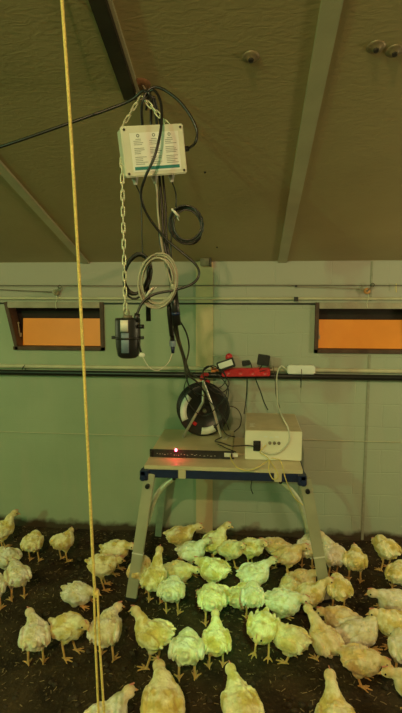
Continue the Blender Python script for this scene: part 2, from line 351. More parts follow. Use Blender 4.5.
# window pull lines with pulleys
for k, (px, py, m, side, lab) in enumerate(((56, 292.5, 'pulley', -1, 'small dull metal pulley above the left orange window'), (367, 291, 'pulley_o', 1, 'small orange pulley above the right orange window'))):
    p = at(px, py, WY - .03); root = empty('pulley', p, lab, 'pulley')
    bm = bmesh.new(); lathe(bm, [(.004, -.008), (.022, -.008), (.022, -.006), (.016, 0), (.022, .006), (.022, .008), (.004, .008)], p, (0, 1, 0), 20); link('wheel', bm, m, root, True)
    bm = bmesh.new(); beam(bm, p + Vector((-.005, -.012, -.004)), p + Vector((.034, -.012, .034)), .012, .004, (0, 1, 0)); cyl(bm, p + Vector((0, -.016, 0)), p + Vector((0, .03, 0)), .005); link('bracket', bm, 'tin', root)
    bm = bmesh.new(); tube(bm, [p + Vector((.034 + .012 * math.cos(a), -.012, .042 + .012 * math.sin(a))) for a in np.linspace(0, 6.28, 15)[:-1]], .003, 6, True); link('hook', bm, 'screw', root, True)
    q = p + Vector((.005, -.01, -.02))
    bm = bmesh.new(); tube(bm, spline([q, q + Vector((.006, -.002, -.03)), q + Vector((-.006, -.006, -.06)), q + Vector((.0, -.008, -.10))]), .0022, 6); link('pull_cord', bm, 'chain', root, True)
q0 = at(-60, 287, WY - .03); q1 = at(52, 292, WY - .03)
cable('pull_wire', [q0, (q0 + q1) / 2, q1], .0026, 'wire_dark', 'slack pull wire reaching the pulley above the left window', 'wire')
q0 = at(296, 286.5, WY - .03); q1 = at(364, 289, WY - .03)
cable('pull_wire', [q0, (q0 + q1) / 2, q1], .0022, 'wire', 'slack pull wire reaching the orange pulley above the right window', 'wire')
for px, py, s, lab in ((296, 299, .030, 'black square clip on the pale conduit left of the right window'), (296, 286, .016, 'tiny black clip on the thin wire left of the right window')):
    p = at(px, py, WY - .03); bm = bmesh.new(); box(bm, p, (s, .03, s)); box(bm, p + Vector((0, -.016, 0)), (s * .5, .01, s * .5)); tag(link('wall_clip', bm, 'black', bevel=.002), lab, 'clip')
p = at(396, 288, WY - .03); bm = bmesh.new(); tube(bm, spline([p + Vector((0, 0, .03)), p, p + Vector((.003, 0, -.03))]), .003, 6); tag(link('wire_tie', bm, 'yellow_cable', None, True), 'short yellow tie hanging on the thin wire at the right edge', 'tie')
for px, lab in ((24, 'black cable tie round the conduit under the left window'), ):
    p = at(px, 370, WY - .04); bm = bmesh.new(); tube(bm, [p + Vector((0, .03 * math.cos(a), .028 * math.sin(a))) for a in np.linspace(0, 6.28, 18)[:-1]], .003, 6, True); tube(bm, [p + Vector((0, -.03, .01)), p + Vector((.025, -.035, .045))], .0025, 6); tag(link('cable_tie', bm, 'black', None, True), lab, 'cable tie')
# bracket on top of the post
p = at(205, 260, WY - .03); root = empty('wall_bracket', p, 'dark steel box bracket at the top of the tan wall post', 'bracket')
bm = bmesh.new(); box(bm, p, (.065, .06, .085)); link('plate', bm, 'tin', root, bevel=.003)
bm = bmesh.new(); box(bm, p + Vector((0, -.01, .052)), (.125, .07, .010)); box(bm, p + Vector((.042, -.01, 0)), (.008, .07, .095)); cyl(bm, p + Vector((-.045, -.03, .035)), p + Vector((-.045, .03, .035)), .008); link('frame', bm, 'steel_dark', root)
# ceiling washers
for px, py, r, lab in ((251, 57, .030, 'round ceiling washer on its own between the battens'), (376, 47, .031, 'dark round ceiling washer, left of the touching pair'), (394.5, 51, .030, 'pale round ceiling washer, right of the touching pair')):
    p = onceil(px, py); root = empty('ceiling_washer', p, lab, 'washer')
    bm = bmesh.new(); lathe(bm, [(.002, .010), (r * .45, .010), (r * .55, .004), (r * .85, .005), (r, .0), (r, -.002)], p, CN, 28); link('disc', bm, 'washer', root, True)
    bm = bmesh.new(); cyl(bm, p, p + CN * .016, .010, .009, 8); link('screw', bm, 'dark', root)
for px, py in ((217, 247), (205, 172)):
    p = onceil(px, py); bm = bmesh.new(); cyl(bm, p, p + CN * .006, .006, .004, 8); tag(link('ceiling_screw', bm, 'dark'), 'tiny dark screw in the ceiling %s' % ('just above the wall post bracket' if px == 217 else 'right of the hanging grey control box'), 'screw')

# ------------------------------------------------------------ hanging rig
hp = onceil(142, 84); HK = at(141, 94, hp.y)
root = empty('ceiling_hook', hp, 'rusty ceiling hook the chains and cables hang from', 'hook')
bm = bmesh.new(); lathe(bm, [(.003, .006), (.03, .006), (.034, -.002)], hp, CN, 20); link('plate', bm, mat('rust', (.22, .11, .05), .8, .2, .3, 60), root, True)
bm = bmesh.new(); tube(bm, spline([hp, hp + Vector((.01, 0, -.015)), hp + Vector((.018, 0, -.035)), HK + Vector((.012, 0, -.01)), HK + Vector((0, 0, -.02)), HK + Vector((-.014, 0, -.008)), HK + Vector((-.016, 0, .006))]), .004); link('hook', bm, 'tin', root, True)

def chain(a, b, label, ll=.040, wd=.014, r=.0026, sag=0, n=None):
    a = Vector(a); b = Vector(b); d = b - a; n = n or max(2, round(d.length / (ll * .74))); bm = bmesh.new()
    pts = [a + d * (i / n) + Vector((0, 0, -sag * 4 * (i / n) * (1 - i / n))) for i in range(n + 1)]
    for i in range(n):
        p, q = pts[i], pts[i + 1]; t = (q - p).normalized(); c = (p + q) / 2
        side = t.cross(Vector((0, 1, 0))).normalized(); o2 = t.cross(side)
        ang = R(20) if i % 2 else R(80)
        s = side * math.cos(ang) + o2 * math.sin(ang)
        hl = (q - p).length / 2 / .74 * .98; rr = wd / 2; L = []
        for k in range(16):
            u = 2 * math.pi * k / 16; L.append(c + s * (rr * math.cos(u)) + t * ((hl - rr) * (1 if math.sin(u) > 0 else -1) * (1 if abs(math.sin(u)) > 1e-6 else 0) + rr * math.sin(u)))
        tube(bm, L, r, 6, True)
    return tag(link('chain', bm, 'chain', None, True), label, 'chain')

# control box
bc = at(152.5, 151.5, RIG); rollM = Matrix.Rotation(R(-8.5), 3, 'Y') @ Matrix.Rotation(R(23), 3, 'Z') @ Matrix.Rotation(R(11), 3, 'X')
root = empty('control_box', bc, 'light grey control box with printed white label hanging tilted from two chains', 'control box')
root.rotation_euler = rollM.to_euler()
BW, BH, BD = .226, .166, .075
def child(name, bm, m, par, smooth=False, bevel=0):
    o = link(name, bm, m, None, smooth, bevel); o.parent = par; return o
bm = bmesh.new(); box(bm, (0, .015, 0), (BW, BD, BH)); child('case', bm, 'box_grey', root, False, .006)
bm = bmesh.new(); box(bm, (0, -.028, 0), (BW + .006, .012, BH + .006)); lid = child('lid', bm, 'box_grey', root, False, .004)
bm = bmesh.new(); box(bm, (.004, -.035, -.004), (.180, .0016, .132)); lab = child('label', bm, 'label', root)
bm = bmesh.new(); box(bm, (.004, -.0362, -.058), (.168, .0012, .011)); child('colour_bar', bm, 'teal', lab); 
bm = bmesh.new(); rr = random.Random(3)
for c in range(3):
    x0 = -.075 + c * .058
    lathe(bm, [(.003, -.0004), (.006, -.0004)], (x0 + .018, -.0364, .052), (0, -1, 0), 12)
    for i in range(15):
        if i in (4, 9): continue
        L = (.020 if i == 0 else rr.uniform(.022, .046)); z = .040 - i * .0060
        box(bm, (x0 + L / 2 + (.008 if i == 0 else 0), -.0362, z), (L, .0010, .0017))
child('print', bm, 'print_', lab)
for sx in (-1, 1):
    for sz in (-1, 1): bm = bmesh.new(); cyl(bm, (sx * (BW / 2 - .009), -.032, sz * (BH / 2 - .009)), (sx * (BW / 2 - .009), -.037, sz * (BH / 2 - .009)), .0045, n=10); child('corner_screw', bm, 'screw', lid)
glw = []
for gx in (-.075, .0, .065):
    bm = bmesh.new(); cyl(bm, (gx, .01, -BH / 2), (gx, .01, -BH / 2 - .012), .013, n=6); cyl(bm, (gx, .01, -BH / 2 - .012), (gx, .01, -BH / 2 - .028), .010, .007); child('gland', bm, 'gland', root)
    glw.append(bc + rollM @ Vector((gx, .01, -BH / 2 - .024)))
bm = bmesh.new(); cyl(bm, (BW / 2, .01, 0.00), (BW / 2 + .03, .01, .004), .010, n=10); g = child('gland', bm, 'black', root); g['label'] = 'black gland'
gr_w = bc + rollM @ Vector((BW / 2 + .03, .01, .004))
c1 = bc + rollM @ Vector((-BW / 2 + .008, -.0, BH / 2 - .0)); c2 = bc + rollM @ Vector((BW / 2 - .04, -.0, BH / 2))
chain(HK + Vector((-.004, 0, -.012)), c1, 'short pale chain from ceiling hook to the left corner of the control box', n=5)
chain(HK + Vector((.006, 0.0, -.012)), c2, 'short pale chain from ceiling hook to the right corner of the control box', n=6)
ct = at(123, 163, RIG - .05); cb = at(125.5, 312, RIG - .04)
chain(at(121.5, 150, RIG - .01), cb, 'long pale chain hanging down to the black round sensor', n=20)
# sensor / motor
def A(px, py, y=RIG): return at(px, py, y)
sp = A(128, 338, RIG - .04)
root = empty('sensor', sp, 'black round sensor housing with grey-blue sticker hanging on the long chain', 'sensor')
h = .075
bm = bmesh.new(); lathe(bm, [(.0, -h), (.030, -h), (.040, -h + .008), (.046, -.03), (.048, 0), (.048, h - .008), (.046, h), (.0, h)], sp, (0, 0, 1), 36); link('housing', bm, 'black', root, True)
bm = bmesh.new(); lathe(bm, [(.048, -.003), (.0515, -.003), (.0515, .005), (.048, .005)], sp, (0, 0, 1), 36); link('clamp_ring', bm, 'rubber', root, True)
for u in (-1, 1): bm = bmesh.new(); box(bm, sp + Vector((u * .054, -.004, .002)), (.014, .012, .012)); cyl(bm, sp + Vector((u * .056, -.014, .002)), sp + Vector((u * .056, .014, .002)), .004); link('clamp_lug', bm, 'black', root)
def patch(zr, ar, m, name, rad=.0489):
    bm = bmesh.new(); n = 8; G = []
    for j in (0, 1):
        for d in (0, .0012): G.append([bm.verts.new(sp + Vector(((rad + d) * math.sin(ar[0] + (ar[1] - ar[0]) * k / n), -(rad + d) * math.cos(ar[0] + (ar[1] - ar[0]) * k / n), zr[j]))) for k in range(n + 1)])
    a, b, c, d = G
    for k in range(n):
        for u, v in ((b, d), (c, a), (a, b), (d, c)): bm.faces.new((u[k], u[k + 1], v[k + 1], v[k]))
    for k in (0, n): bm.faces.new((a[k], b[k], d[k], c[k]))
    bmesh.ops.recalc_face_normals(bm, faces=bm.faces[:]); return link(name, bm, m, root, True)
patch((.028, .070), (-.35, .25), 'tape', 'white_label'); patch((-.052, .022), (-.3, .3), 'bluegrey', 'sticker', .0515 - .003)
bm = bmesh.new(); cyl(bm, sp + Vector((0, 0, h)), sp + Vector((0, 0, h + .010)), .018); tube(bm, [sp + Vector((-.004 + .010 * math.cos(a), 0, h + .020 + .014 * math.sin(a))) for a in np.linspace(0, 6.28, 15)[:-1]], .003, 6, True); link('eye_bolt', bm, 'tin', root, True)
bm = bmesh.new(); cyl(bm, sp + Vector((.036, -.02, h - .012)), sp + Vector((.042, -.02, h + .018)), .011); cyl(bm, sp + Vector((.048, -.02, h - .03)), sp + Vector((.066, -.02, h - .03)), .008); link('gland', bm, 'rubber', root, True)
p = A(142, 355, RIG - .05); bm = bmesh.new(); box(bm, p, (.022, .015, .014)); tag(link('connector_block', bm, 'tape', bevel=.003), 'small white connector block beside the bottom of the black sensor', 'connector')
cable('cable', [sp + Vector((.03, -.03, .055)), A(138, 340, RIG - .06), A(141, 352, RIG - .055)], .004, 'rubber', 'short black lead down the right side of the black sensor')
# black cable over ceiling from the left
cable('cable', [A(-60, 164, hp.y - .05), A(0, 147, hp.y - .05), A(70, 123, hp.y - .03), A(115, 107, hp.y), A(133, 99, hp.y), A(143, 91, hp.y - .01), A(150, 96, hp.y - .02), A(151, 120, RIG + .09), A(150, 170, RIG + .08)], .0058, 'rubber', 'thick black cable crossing below the ceiling from the left edge to the hook')
cable('cable', [A(150, 170, RIG + .05), A(143, 130, RIG + .07), A(142, 105, RIG + .02), A(149, 90, hp.y - .02), A(160, 88, hp.y - .02), A(178, 100, hp.y - .03), A(191, 117, RIG), A(197, 132, RIG), A(195, 143, RIG), gr_w], .0052, 'rubber', 'black cable looping from the hook into the right side of the control box')
# cable passing in front of the box then sweeping right and back left to the sensor
cable('cable', [A(146, 110, RIG + .06), A(149, 93, hp.y - .02), A(155, 91, hp.y - .03), A(161, 104, RIG - .03), A(161, 128, RIG - .07), A(155, 155, RIG - .09), A(145, 178, RIG - .08), A(141, 196, RIG - .05), A(148, 216, RIG - .02), A(165, 238, RIG), A(184, 254, RIG), A(196, 265, RIG), A(199, 275, RIG), A(192, 284, RIG - .01), A(175, 290, RIG - .02), A(155, 294, RIG - .03), A(143, 302, RIG - .04), A(137, 314, RIG - .05), sp + Vector((.040, -.02, h + .012))], .0050, 'rubber', 'long black cable crossing in front of the control box and curling back to the sensor')
# vertical bundle
def bundle(off, r, m, label, tail):
    o = Vector(off)
    pts = [A(152, 96, hp.y - .01) + o * .5, A(157, 125, RIG + .08) + o, A(159, 170, RIG + .08) + o, A(162, 205, RIG + .06) + o, A(164, 240, RIG + .05) + o * .8, A(170, 270, RIG + .04) + o * .6, A(172, 300, RIG + .05) + o * .6, A(175, 330, RIG + .10) + o * .6] + tail
    return cable('cable', pts, r, m, label)
bundle((.0, .0, 0), .0052, 'rubber', 'black cable in the middle of the vertical bundle running down to the reel', [A(182, 354, 2.35), A(188, 374, 2.85), A(199, 384, 3.34), A(206, 395, 3.42)])
bundle((.012, .01, 0), .0045, 'rubber', 'black cable on the right of the vertical bundle, ending at the reel handle', [A(184, 355, 2.4), A(191, 374, 2.9), A(203, 379, 3.36), A(216, 380, 3.43)])
cable('cable', [A(152, 175, RIG + .04), A(158, 195, RIG + .04), A(160, 240, RIG + .03), A(166, 265, RIG + .03), A(172, 290, RIG + .03), A(176, 320, RIG + .06), A(180, 345, 2.2), A(184, 362, 2.5), A(186, 376, 3.05), A(190, 388, 3.34), A(198, 396, 3.42)], .0048, 'rubber', 'black cable leaving under the control box and joining the vertical bundle')
cable('cable', [A(176, 315, RIG + .07), A(186, 332, 2.1), A(189, 348, 2.15), A(186, 364, 2.4), A(187, 374, 2.8)], .0035, 'rubber', 'thin black loop bulging right of the bundle above the reel')
cable('cable', [glw[1], A(157, 190, RIG + .01), A(158, 212, RIG + .02), A(161, 240, RIG + .02), A(165, 262, RIG + .02), A(170, 280, RIG + .02), A(175, 296, RIG + .02)], .0042, 'grey_cable', 'pale grey cable hanging from the middle gland of the control box')
cable('cable', [glw[0], A(141, 200, RIG + .02), A(142, 240, RIG + .02), A(143, 258, RIG + .02)], .0024, 'rubber', 'thin black lead from the left gland down to the black coil')
cable('cable', [glw[2], A(176, 195, RIG + .02), A(175.5, 214, RIG + .02)], .0026, 'rubber', 'thin black lead from the right gland down to the small coil')
cable('cable', [A(171.5, 232, RIG + .03), A(171, 250, RIG + .03), A(173, 275, RIG + .03), A(174, 292, RIG + .02)], .0030, 'rubber', 'thin black lead from the small coil down to the long black plug')
# thick sleeve with plug
p0 = A(173.5, 290, RIG + .01); p1 = A(177, 325, RIG + .03)
root = empty('inline_connector', p0, 'long black inline connector halfway down the cable bundle', 'connector')
bm = bmesh.new(); cyl(bm, p0, p1, .0155, .0165, 16); link('sleeve', bm, 'black', root, True)
bm = bmesh.new(); cyl(bm, p0 + (p0 - p1) * .22, p0, .008, .014, 16); link('strain_relief', bm, 'grey_cable', root, True)
bm = bmesh.new(); cyl(bm, p0.lerp(p1, .62), p0.lerp(p1, .70), .0170, None, 16); link('ring', bm, 'blue', root, True)
p0 = A(168.5, 302, RIG + .03); p1 = A(171.5, 336, RIG + .05)
bm = bmesh.new(); tube(bm, [p0, p0.lerp(p1, .3), p1], [.006, .010, .008], 12); tag(link('inline_connector', bm, 'rubber', None, True), 'black cable sleeve directly left of the long inline connector', 'connector')
p0 = A(172, 328, RIG + .06); p1 = A(173, 353, RIG + .07)
root = empty('aviation_plug', p0, 'dark blue round plug hanging below the bundle, holding a thin white wire', 'plug')
bm = bmesh.new(); cyl(bm, p0, p0.lerp(p1, .5), .008, .009); link('shell', bm, 'black', root, True)
bm = bmesh.new(); cyl(bm, p0.lerp(p1, .5), p0.lerp(p1, .72), .013, None, 14); link('nut', bm, 'bluegrey', root)
bm = bmesh.new(); cyl(bm, p0.lerp(p1, .72), p1, .009, .006); link('tail', bm, 'blue', root, True)
cable('wire', [A(172.5, 353, RIG + .07), A(168, 363, RIG + .05), A(158, 370.5, RIG), A(149, 367, RIG - .03), A(142, 356, RIG - .05)], .0018, 'white_cable', 'thin white wire drooping between the white connector block and the blue plug', 'wire')
# coils
def coil(cx, cy, rx, ry, y, turns, r, m, label, tilt=0, seed=1, tie=None):
    rnd = random.Random(seed); c = at(cx, cy, y); k = (y * 1.0 + .1) / F; pts = []; N_ = 20
    ph = [rnd.uniform(0, 6) for _ in range(4)]
    for i in range(int(turns * N_) + 1):
        a = 2 * math.pi * i / N_; t = i / N_; f = 1 + .12 * math.sin(t * 2.3 + ph[0]); g = 1 + .10 * math.sin(t * 1.9 + ph[1])
        x = rx * k * f * math.cos(a) + .004 * math.sin(t * 3 + ph[2]); z = ry * k * g * math.sin(a) + .005 * math.sin(t * 2.1 + ph[3])
        xx = x * math.cos(tilt) - z * math.sin(tilt); zz = x * math.sin(tilt) + z * math.cos(tilt)
        pts.append(c + Vector((xx, .010 * math.sin(t * 4.1 + ph[0]) + (t - turns / 2) * r * 1.0, zz)))
    root = empty('cable_coil', c, label, 'cable coil')
    bm = bmesh.new(); tube(bm, pts, r, 7); link('loops', bm, m, root, True)
    if tie:
        q = at(tie[0], tie[1], y); bm = bmesh.new(); d = (q - c); d.y = 0; d.normalize(); s = Vector((-d.z, 0, d.x))
        tube(bm, [q + d * (.018 * math.cos(a)) + Vector((0, .016 * math.sin(a), 0)) for a in np.linspace(0, 6.28, 15)[:-1]], .005, 6, True)
        cyl(bm, q, q - d * .030 + s * .010, .0022, n=6); link('tie', bm, 'tape', root, True)
coil(186.5, 225, 14.5, 16, RIG + .03, 5.3, .0034, 'rubber', 'small black cable coil held by a white tie, right of the bundle', .3, 2, (175.5, 213))
coil(158, 281, 17, 24, RIG - .02, 5.2, .0036, 'grey_cable', 'large pale grey cable coil left of the bundle', -.15, 5, (150, 292))
coil(137, 275, 12.5, 20, RIG + .03, 5.4, .0042, 'rubber', 'black cable coil behind the pale grey coil', -.25, 9)
p0 = A(147.5, 268, RIG + .04); p1 = A(148.5, 321, RIG + .05)
bm = bmesh.new(); tube(bm, [p0, p0.lerp(p1, .35), p0.lerp(p1, .45), p1], [.004, .006, .009, .010], 12); tag(link('inline_connector', bm, 'rubber', None, True), 'slim black plug hanging down behind the pale grey coil', 'connector')
# rope
rp = [A(59.5, -24, 1.56), A(62, 0, 1.57), A(72, 150, 1.6), A(83, 350, 1.62), A(93, 560, 1.6), A(95.5, 597, 1.6)]
bm = bmesh.new(); tube(bm, spline(rp, 10), .0052, 8)
root = tag(link('rope', bm, 'rope', None, True), 'yellow rope hanging from the roof to the litter, doubled near the bottom', 'rope')
g = gr(101, 800, 0.0)
for k, (a, b) in enumerate(((94, 98.5), (97.5, 104))):
    cable('rope_end', [A(a, 590, 1.6), A(a + (b - a) * .3, 640, 1.58), A(b, 713, 1.55), A(b + 1.5, 760, 1.53), A(b + 3, 850, 1.5)], .0042, 'rope', None, parent=root)
bm = bmesh.new(); ico(bm, A(95.5, 594, 1.6), (.009, .009, .014)); link('knot', bm, 'rope', root, True)

# ------------------------------------------------------------ workbench
TZ = .81; YF = 3.0; YK = 3.66
xl = at(143, 466, YF).x; xr = at(304, 466, YF).x
bx = (xl + xr) / 2
root = empty('workbench', (bx, 3.3, 0), 'folding workbench with beige top, navy rail and splayed steel legs, standing by the wall', 'workbench')
for y0, y1 in ((YF + .005, YF + .26), (YF + .29, YK)):
    bm = bmesh.new(); box(bm, (bx, (y0 + y1) / 2, TZ - .0125), (xr - xl - .01, y1 - y0, .025)); link('top_board', bm, 'bench_top', root, bevel=.003)
bm = bmesh.new(); box(bm, (bx, YF + .012, TZ - .05), (xr - xl, .03, .05)); rail = link('front_rail', bm, 'blue', root, bevel=.004)
bm = bmesh.new(); box(bm, (bx, YK - .012, TZ - .05), (xr - xl, .03, .05)); link('rear_rail', bm, 'blue', root, bevel=.004)
for sx, xx in ((-1, xl), (1, xr)):
    bm = bmesh.new(); box(bm, (xx + sx * .0 - sx * .01, YF + .0, TZ - .055), (.05, .06, .062)); cyl(bm, (xx - sx * .005, YF - .03, TZ - .065), (xx - sx * .005, YF - .05, TZ - .065), .018); link('corner_block', bm, 'blue', root, bevel=.004)
    bm = bmesh.new(); box(bm, (xx - sx * .005, 3.3, TZ - .05), (.03, YK - YF, .045)); link('side_rail', bm, 'blue', root, bevel=.003)
for px in (182, 278):
    p = at(px, 471, YF - .006); bm = bmesh.new(); box(bm, (p.x, YF - .006, TZ - .045), (.045, .012, .055)); link('rail_clip', bm, 'bench_top', root, bevel=.003)
legs = {}
fl = (at(150, 482, YF), gr(131, 600)); fr = (at(305, 482, YF), gr(327, 601))
for (a, b), nm in ((fl, 'L'), (fr, 'R')):
    bm = bmesh.new(); a = Vector((a.x, YF + .0, TZ - .05)); b = Vector((b.x, b.y, .0)); beam(bm, a, b, .066, .032, (0, 1, 0)); lg = link('leg', bm, 'bench_steel', root, bevel=.004); legs[nm] = (a, b)
    bm = bmesh.new(); p = a.lerp(b, .63); beam(bm, a.lerp(b, .625), a.lerp(b, .635), .069, .035, (0, 1, 0)); link('leg_band', bm, 'tape', lg)
    bm = bmesh.new(); beam(bm, a.lerp(b, .975), b, .070, .036, (0, 1, 0)); link('foot', bm, 'black', lg)
    s = -1 if nm == 'L' else 1
    a2 = Vector((a.x, YK, TZ - .05)); b2 = Vector((b.x + (-s) * .02, YK + .06, 0))
    bm = bmesh.new(); beam(bm, a2, b2, .05, .028, (0, 1, 0)); link('leg', bm, 'brace', root, bevel=.003)
    # bent brace from under the rail to the inner side of the leg
    q0 = Vector((a.x - s * .27, YF + .10, TZ - .03)); q1 = Vector((a.x - s * .14, YF + .08, TZ - .10)); q2 = Vector((a.x - s * .03, YF + .06, TZ - .21)); q3 = Vector((a.x + s * .035, YF + .04, TZ - .40))
    bm = bmesh.new(); tube(bm, spline([q0, q1, q2, q3], 6), .017, 8); bc_ = link('brace', bm, 'brace', root, True)
    bm = bmesh.new(); cyl(bm, q1 + Vector((0, -.02, 0)), q1 + Vector((0, .01, 0)), .012); link('bolt', bm, 'black', root); bm = bmesh.new(); cyl(bm, a.lerp(b, .09) + Vector((0, -.035, 0)) - Vector((s * .0, 0, 0)), a.lerp(b, .09), .014); link('bolt', bm, 'black', root)
    q4 = Vector((a2.x - s * .27, YK - .05, TZ - .04)); q5 = Vector((a2.x - s * .03, YK, TZ - .30))
    bm = bmesh.new(); tube(bm, spline([q4, (q4 + q5) / 2 + Vector((s * .04, 0, .04)), q5], 6), .012, 8); link('brace', bm, 'brace', root, True)

# rack unit
RY0 = 3.17; rx0 = at(150, 453, RY0).x; rx1 = at(234, 453, RY0).x; RYK = 3.66; RH = .048
rc = ((rx0 + rx1) / 2, (RY0 + RYK) / 2, TZ)
root = empty('rack_unit', rc, 'flat rack recorder with black front and glowing red light on the workbench', 'rack unit')
bm = bmesh.new(); box(bm, (rc[0], rc[1], TZ + .004 + RH / 2), (rx1 - rx0 - .03, RYK - RY0, RH)); link('case', bm, 'rack_top', root, bevel=.002)
bm = bmesh.new(); box(bm, (rc[0], RY0 - .006, TZ + .004 + RH / 2), (rx1 - rx0, .012, RH + .002)); fp = link('front_panel', bm, 'rack_front', root, bevel=.002)
bm = bmesh.new(); p = at(176, 450, RY0 - .016); ico(bm, p, (.008, .006, .010)); link('red_light', bm, 'led', root, True)
bm = bmesh.new(); p = at(231, 452.5, RY0 - .013); box(bm, (p.x, RY0 - .013, TZ + .031), (.085, .002, .026)); link('sticker', bm, 'tape', root)
bm = bmesh.new(); x = rx0 + .03
for i in range(26):
    wv = random.uniform(.003, .012); x += wv + random.uniform(.004, .018)
    if x > rx1 - .12: break
    box(bm, (x, RY0 - .0128, TZ + .022 + random.uniform(-.003, .007)), (wv, .0012, .003))
link('panel_print', bm, 'gland', root)
for xx in (rx0 + .014, rx1 - .014):
    bm = bmesh.new(); box(bm, (xx, RY0 - .02, TZ + .028), (.010, .024, .036)); link('handle', bm, 'black', root, bevel=.003)
# lamp of the recorder itself
l = lamp('red_glow', at(176, 450, RY0 - .045), (1, .03, .06), .08, .012)

# white case
WB0 = 3.16; wx0 = at(245, 440, WB0).x; wx1 = at(302, 440, WB0).x; WBK = 3.64; WH = .185
wc = ((wx0 + wx1) / 2, (WB0 + WBK) / 2, TZ)
root = empty('power_supply', wc, 'cream steel equipment case with black mains plug, right side of the workbench', 'equipment case')
bm = bmesh.new(); box(bm, (wc[0], wc[1], TZ + .004 + WH / 2), (wx1 - wx0, WBK - WB0, WH)); link('case', bm, 'white_case', root, bevel=.004)
bm = bmesh.new(); box(bm, (wc[0], wc[1] + .004, TZ + .004 + WH + .002), (wx1 - wx0 - .012, WBK - WB0 - .012, .004)); top = link('lid', bm, 'case_top', root, bevel=.001)
bm = bmesh.new()
for i, L in enumerate((.03, .022, .035)): box(bm, (wx0 + .03 + L / 2, WB0 + .10 + i * .03, TZ + WH + .009), (L, .006, .001))
link('print', bm, 'label', top); bm = bmesh.new()
bm.free()
for i in range(3): bm = bmesh.new(); box(bm, (wx0 + .13 + i * .034, WB0 - .0008, TZ + .155 - (i % 2) * .004), (.022, .0016, .008)); link('print', bm, 'label', root)
bm = bmesh.new(); p = at(257.5, 447, WB0); pz = TZ + .095; 
box(bm, (wx0 + .075, WB0 - .003, pz), (.046, .006, .066)); link('mains_inlet', bm, 'rack_front', root, bevel=.002)
root2 = empty('mains_plug', (wx0 + .075, WB0 - .02, pz), 'black mains plug in the front of the cream equipment case', 'plug')
bm = bmesh.new(); box(bm, (wx0 + .075, WB0 - .022, pz), (.036, .03, .05)); link('body', bm, 'black', root2, bevel=.006)
for i in range(3):
    q = Vector((wx0 + .155 + i * .028, WB0, pz + .02)); bm = bmesh.new(); lathe(bm, [(.004, .008), (.009, .008), (.011, 0)], q, (0, -1, 0), 14, True); link('terminal', bm, 'tin', root, True)
pw = Vector((wx0 + .06, WB0 - .03, pz + .005))
cable('cable', [pw, pw + Vector((-.05, -.02, .01)), at(232, 446, 3.10), at(222, 443, 3.12), at(215, 441, 3.3), at(222, 437, 3.4)], .004, 'rubber', 'black mains lead from the plug on the cream case across to the rack recorder')
cable('cable', [at(236, 452, 3.13), at(228, 449, 3.12), at(222, 446, 3.14), at(218, 444, 3.2)], .0035, 'rubber', 'short black lead resting on the right end of the rack front')
# yellow network cable looping over the bench edge
yc = [Vector((wx0 + .13, WB0 - .012, pz + .01)), at(260, 452, 3.12), at(266, 456, 3.08), at(270, 461, 3.02), at(276, 470, 2.97), at(278, 477, 2.97), at(273, 479, 2.97), at(269, 471, 2.97), at(269, 461, 2.99), at(266, 462, 3.03), at(258, 467, 2.96), at(248, 470.5, 2.965), at(238, 468, 2.965), at(232, 461, 3.05), at(230, 455, 3.12)]
cable('network_cable', yc, .0032, 'yellow_cable', 'yellow network cable looping over the bench edge between the two cases', 'cable')
cable('network_cable', [at(271, 458, 3.08), at(276, 459, 3.03), at(281, 462, 2.975), at(286, 480, 2.99), at(294, 497, 3.02), at(303, 505, 2.98)], .0028, 'yellow_cable', 'yellow cable hanging beneath the bench beside its right brace', 'cable')
cable('cable', [at(254, 469, 3.3), at(252, 480, 3.05), at(251, 488, 3.02), at(253, 494, 3.02)], .003, 'rubber', 'short black lead end dangling under the middle of the bench', 'cable')

# ------------------------------------------------------------ cable reel on the rack
rcn = at(203, 404, 3.38); RR = .182
RZ = TZ + .004 + RH + RR; rcn = Vector((at(203, 404, 3.55).x, 3.55, RZ + .002))
root = empty('cable_reel', (rcn.x, 3.55, TZ + RH + .004), 'black cable reel on silver tube stand sitting on the rack recorder', 'cable reel')
ax = Matrix.Rotation(R(14), 3, 'Z') @ Vector((0, -1, 0))
bm = bmesh.new(); lathe(bm, [(.05, .055), (RR * .62, .055), (RR * .66, .062), (RR * .94, .062), (RR, .058), (RR, .048), (RR * .6, .046), (RR * .55, .04), (.03, .04)], rcn, ax, 48); link('front_flange', bm, 'black', root, True)
bm = bmesh.new(); lathe(bm, [(.03, -.055), (RR, -.055), (RR, -.067), (.03, -.067)], rcn, ax, 48); link('rear_flange', bm, 'black', root, True)
bm = bmesh.new(); lathe(bm, [(.0, .048), (RR * .6, .048), (RR * .62, .040), (RR * .62, -.056), (0, -.056)], rcn, ax, 40); link('drum', bm, 'rack_front', root, True)
q = ax.to_track_quat('Z', 'Y').to_matrix()
uX = Matrix.Rotation(R(14), 3, 'Z') @ Vector((1, 0, 0)); uZ = Vector((0, 0, 1))
bm = bmesh.new()
for i in range(9):
    rad = RR * (.66 + .034 * i); tube(bm, [rcn + (uX * math.cos(t) + uZ * math.sin(t)) * rad + ax * (.028 - .008 * (i % 4) * 1.6) for t in np.linspace(0, 6.283, 41)[:-1]], .006, 6, True)
link('wound_cable', bm, 'rubber', root, True)
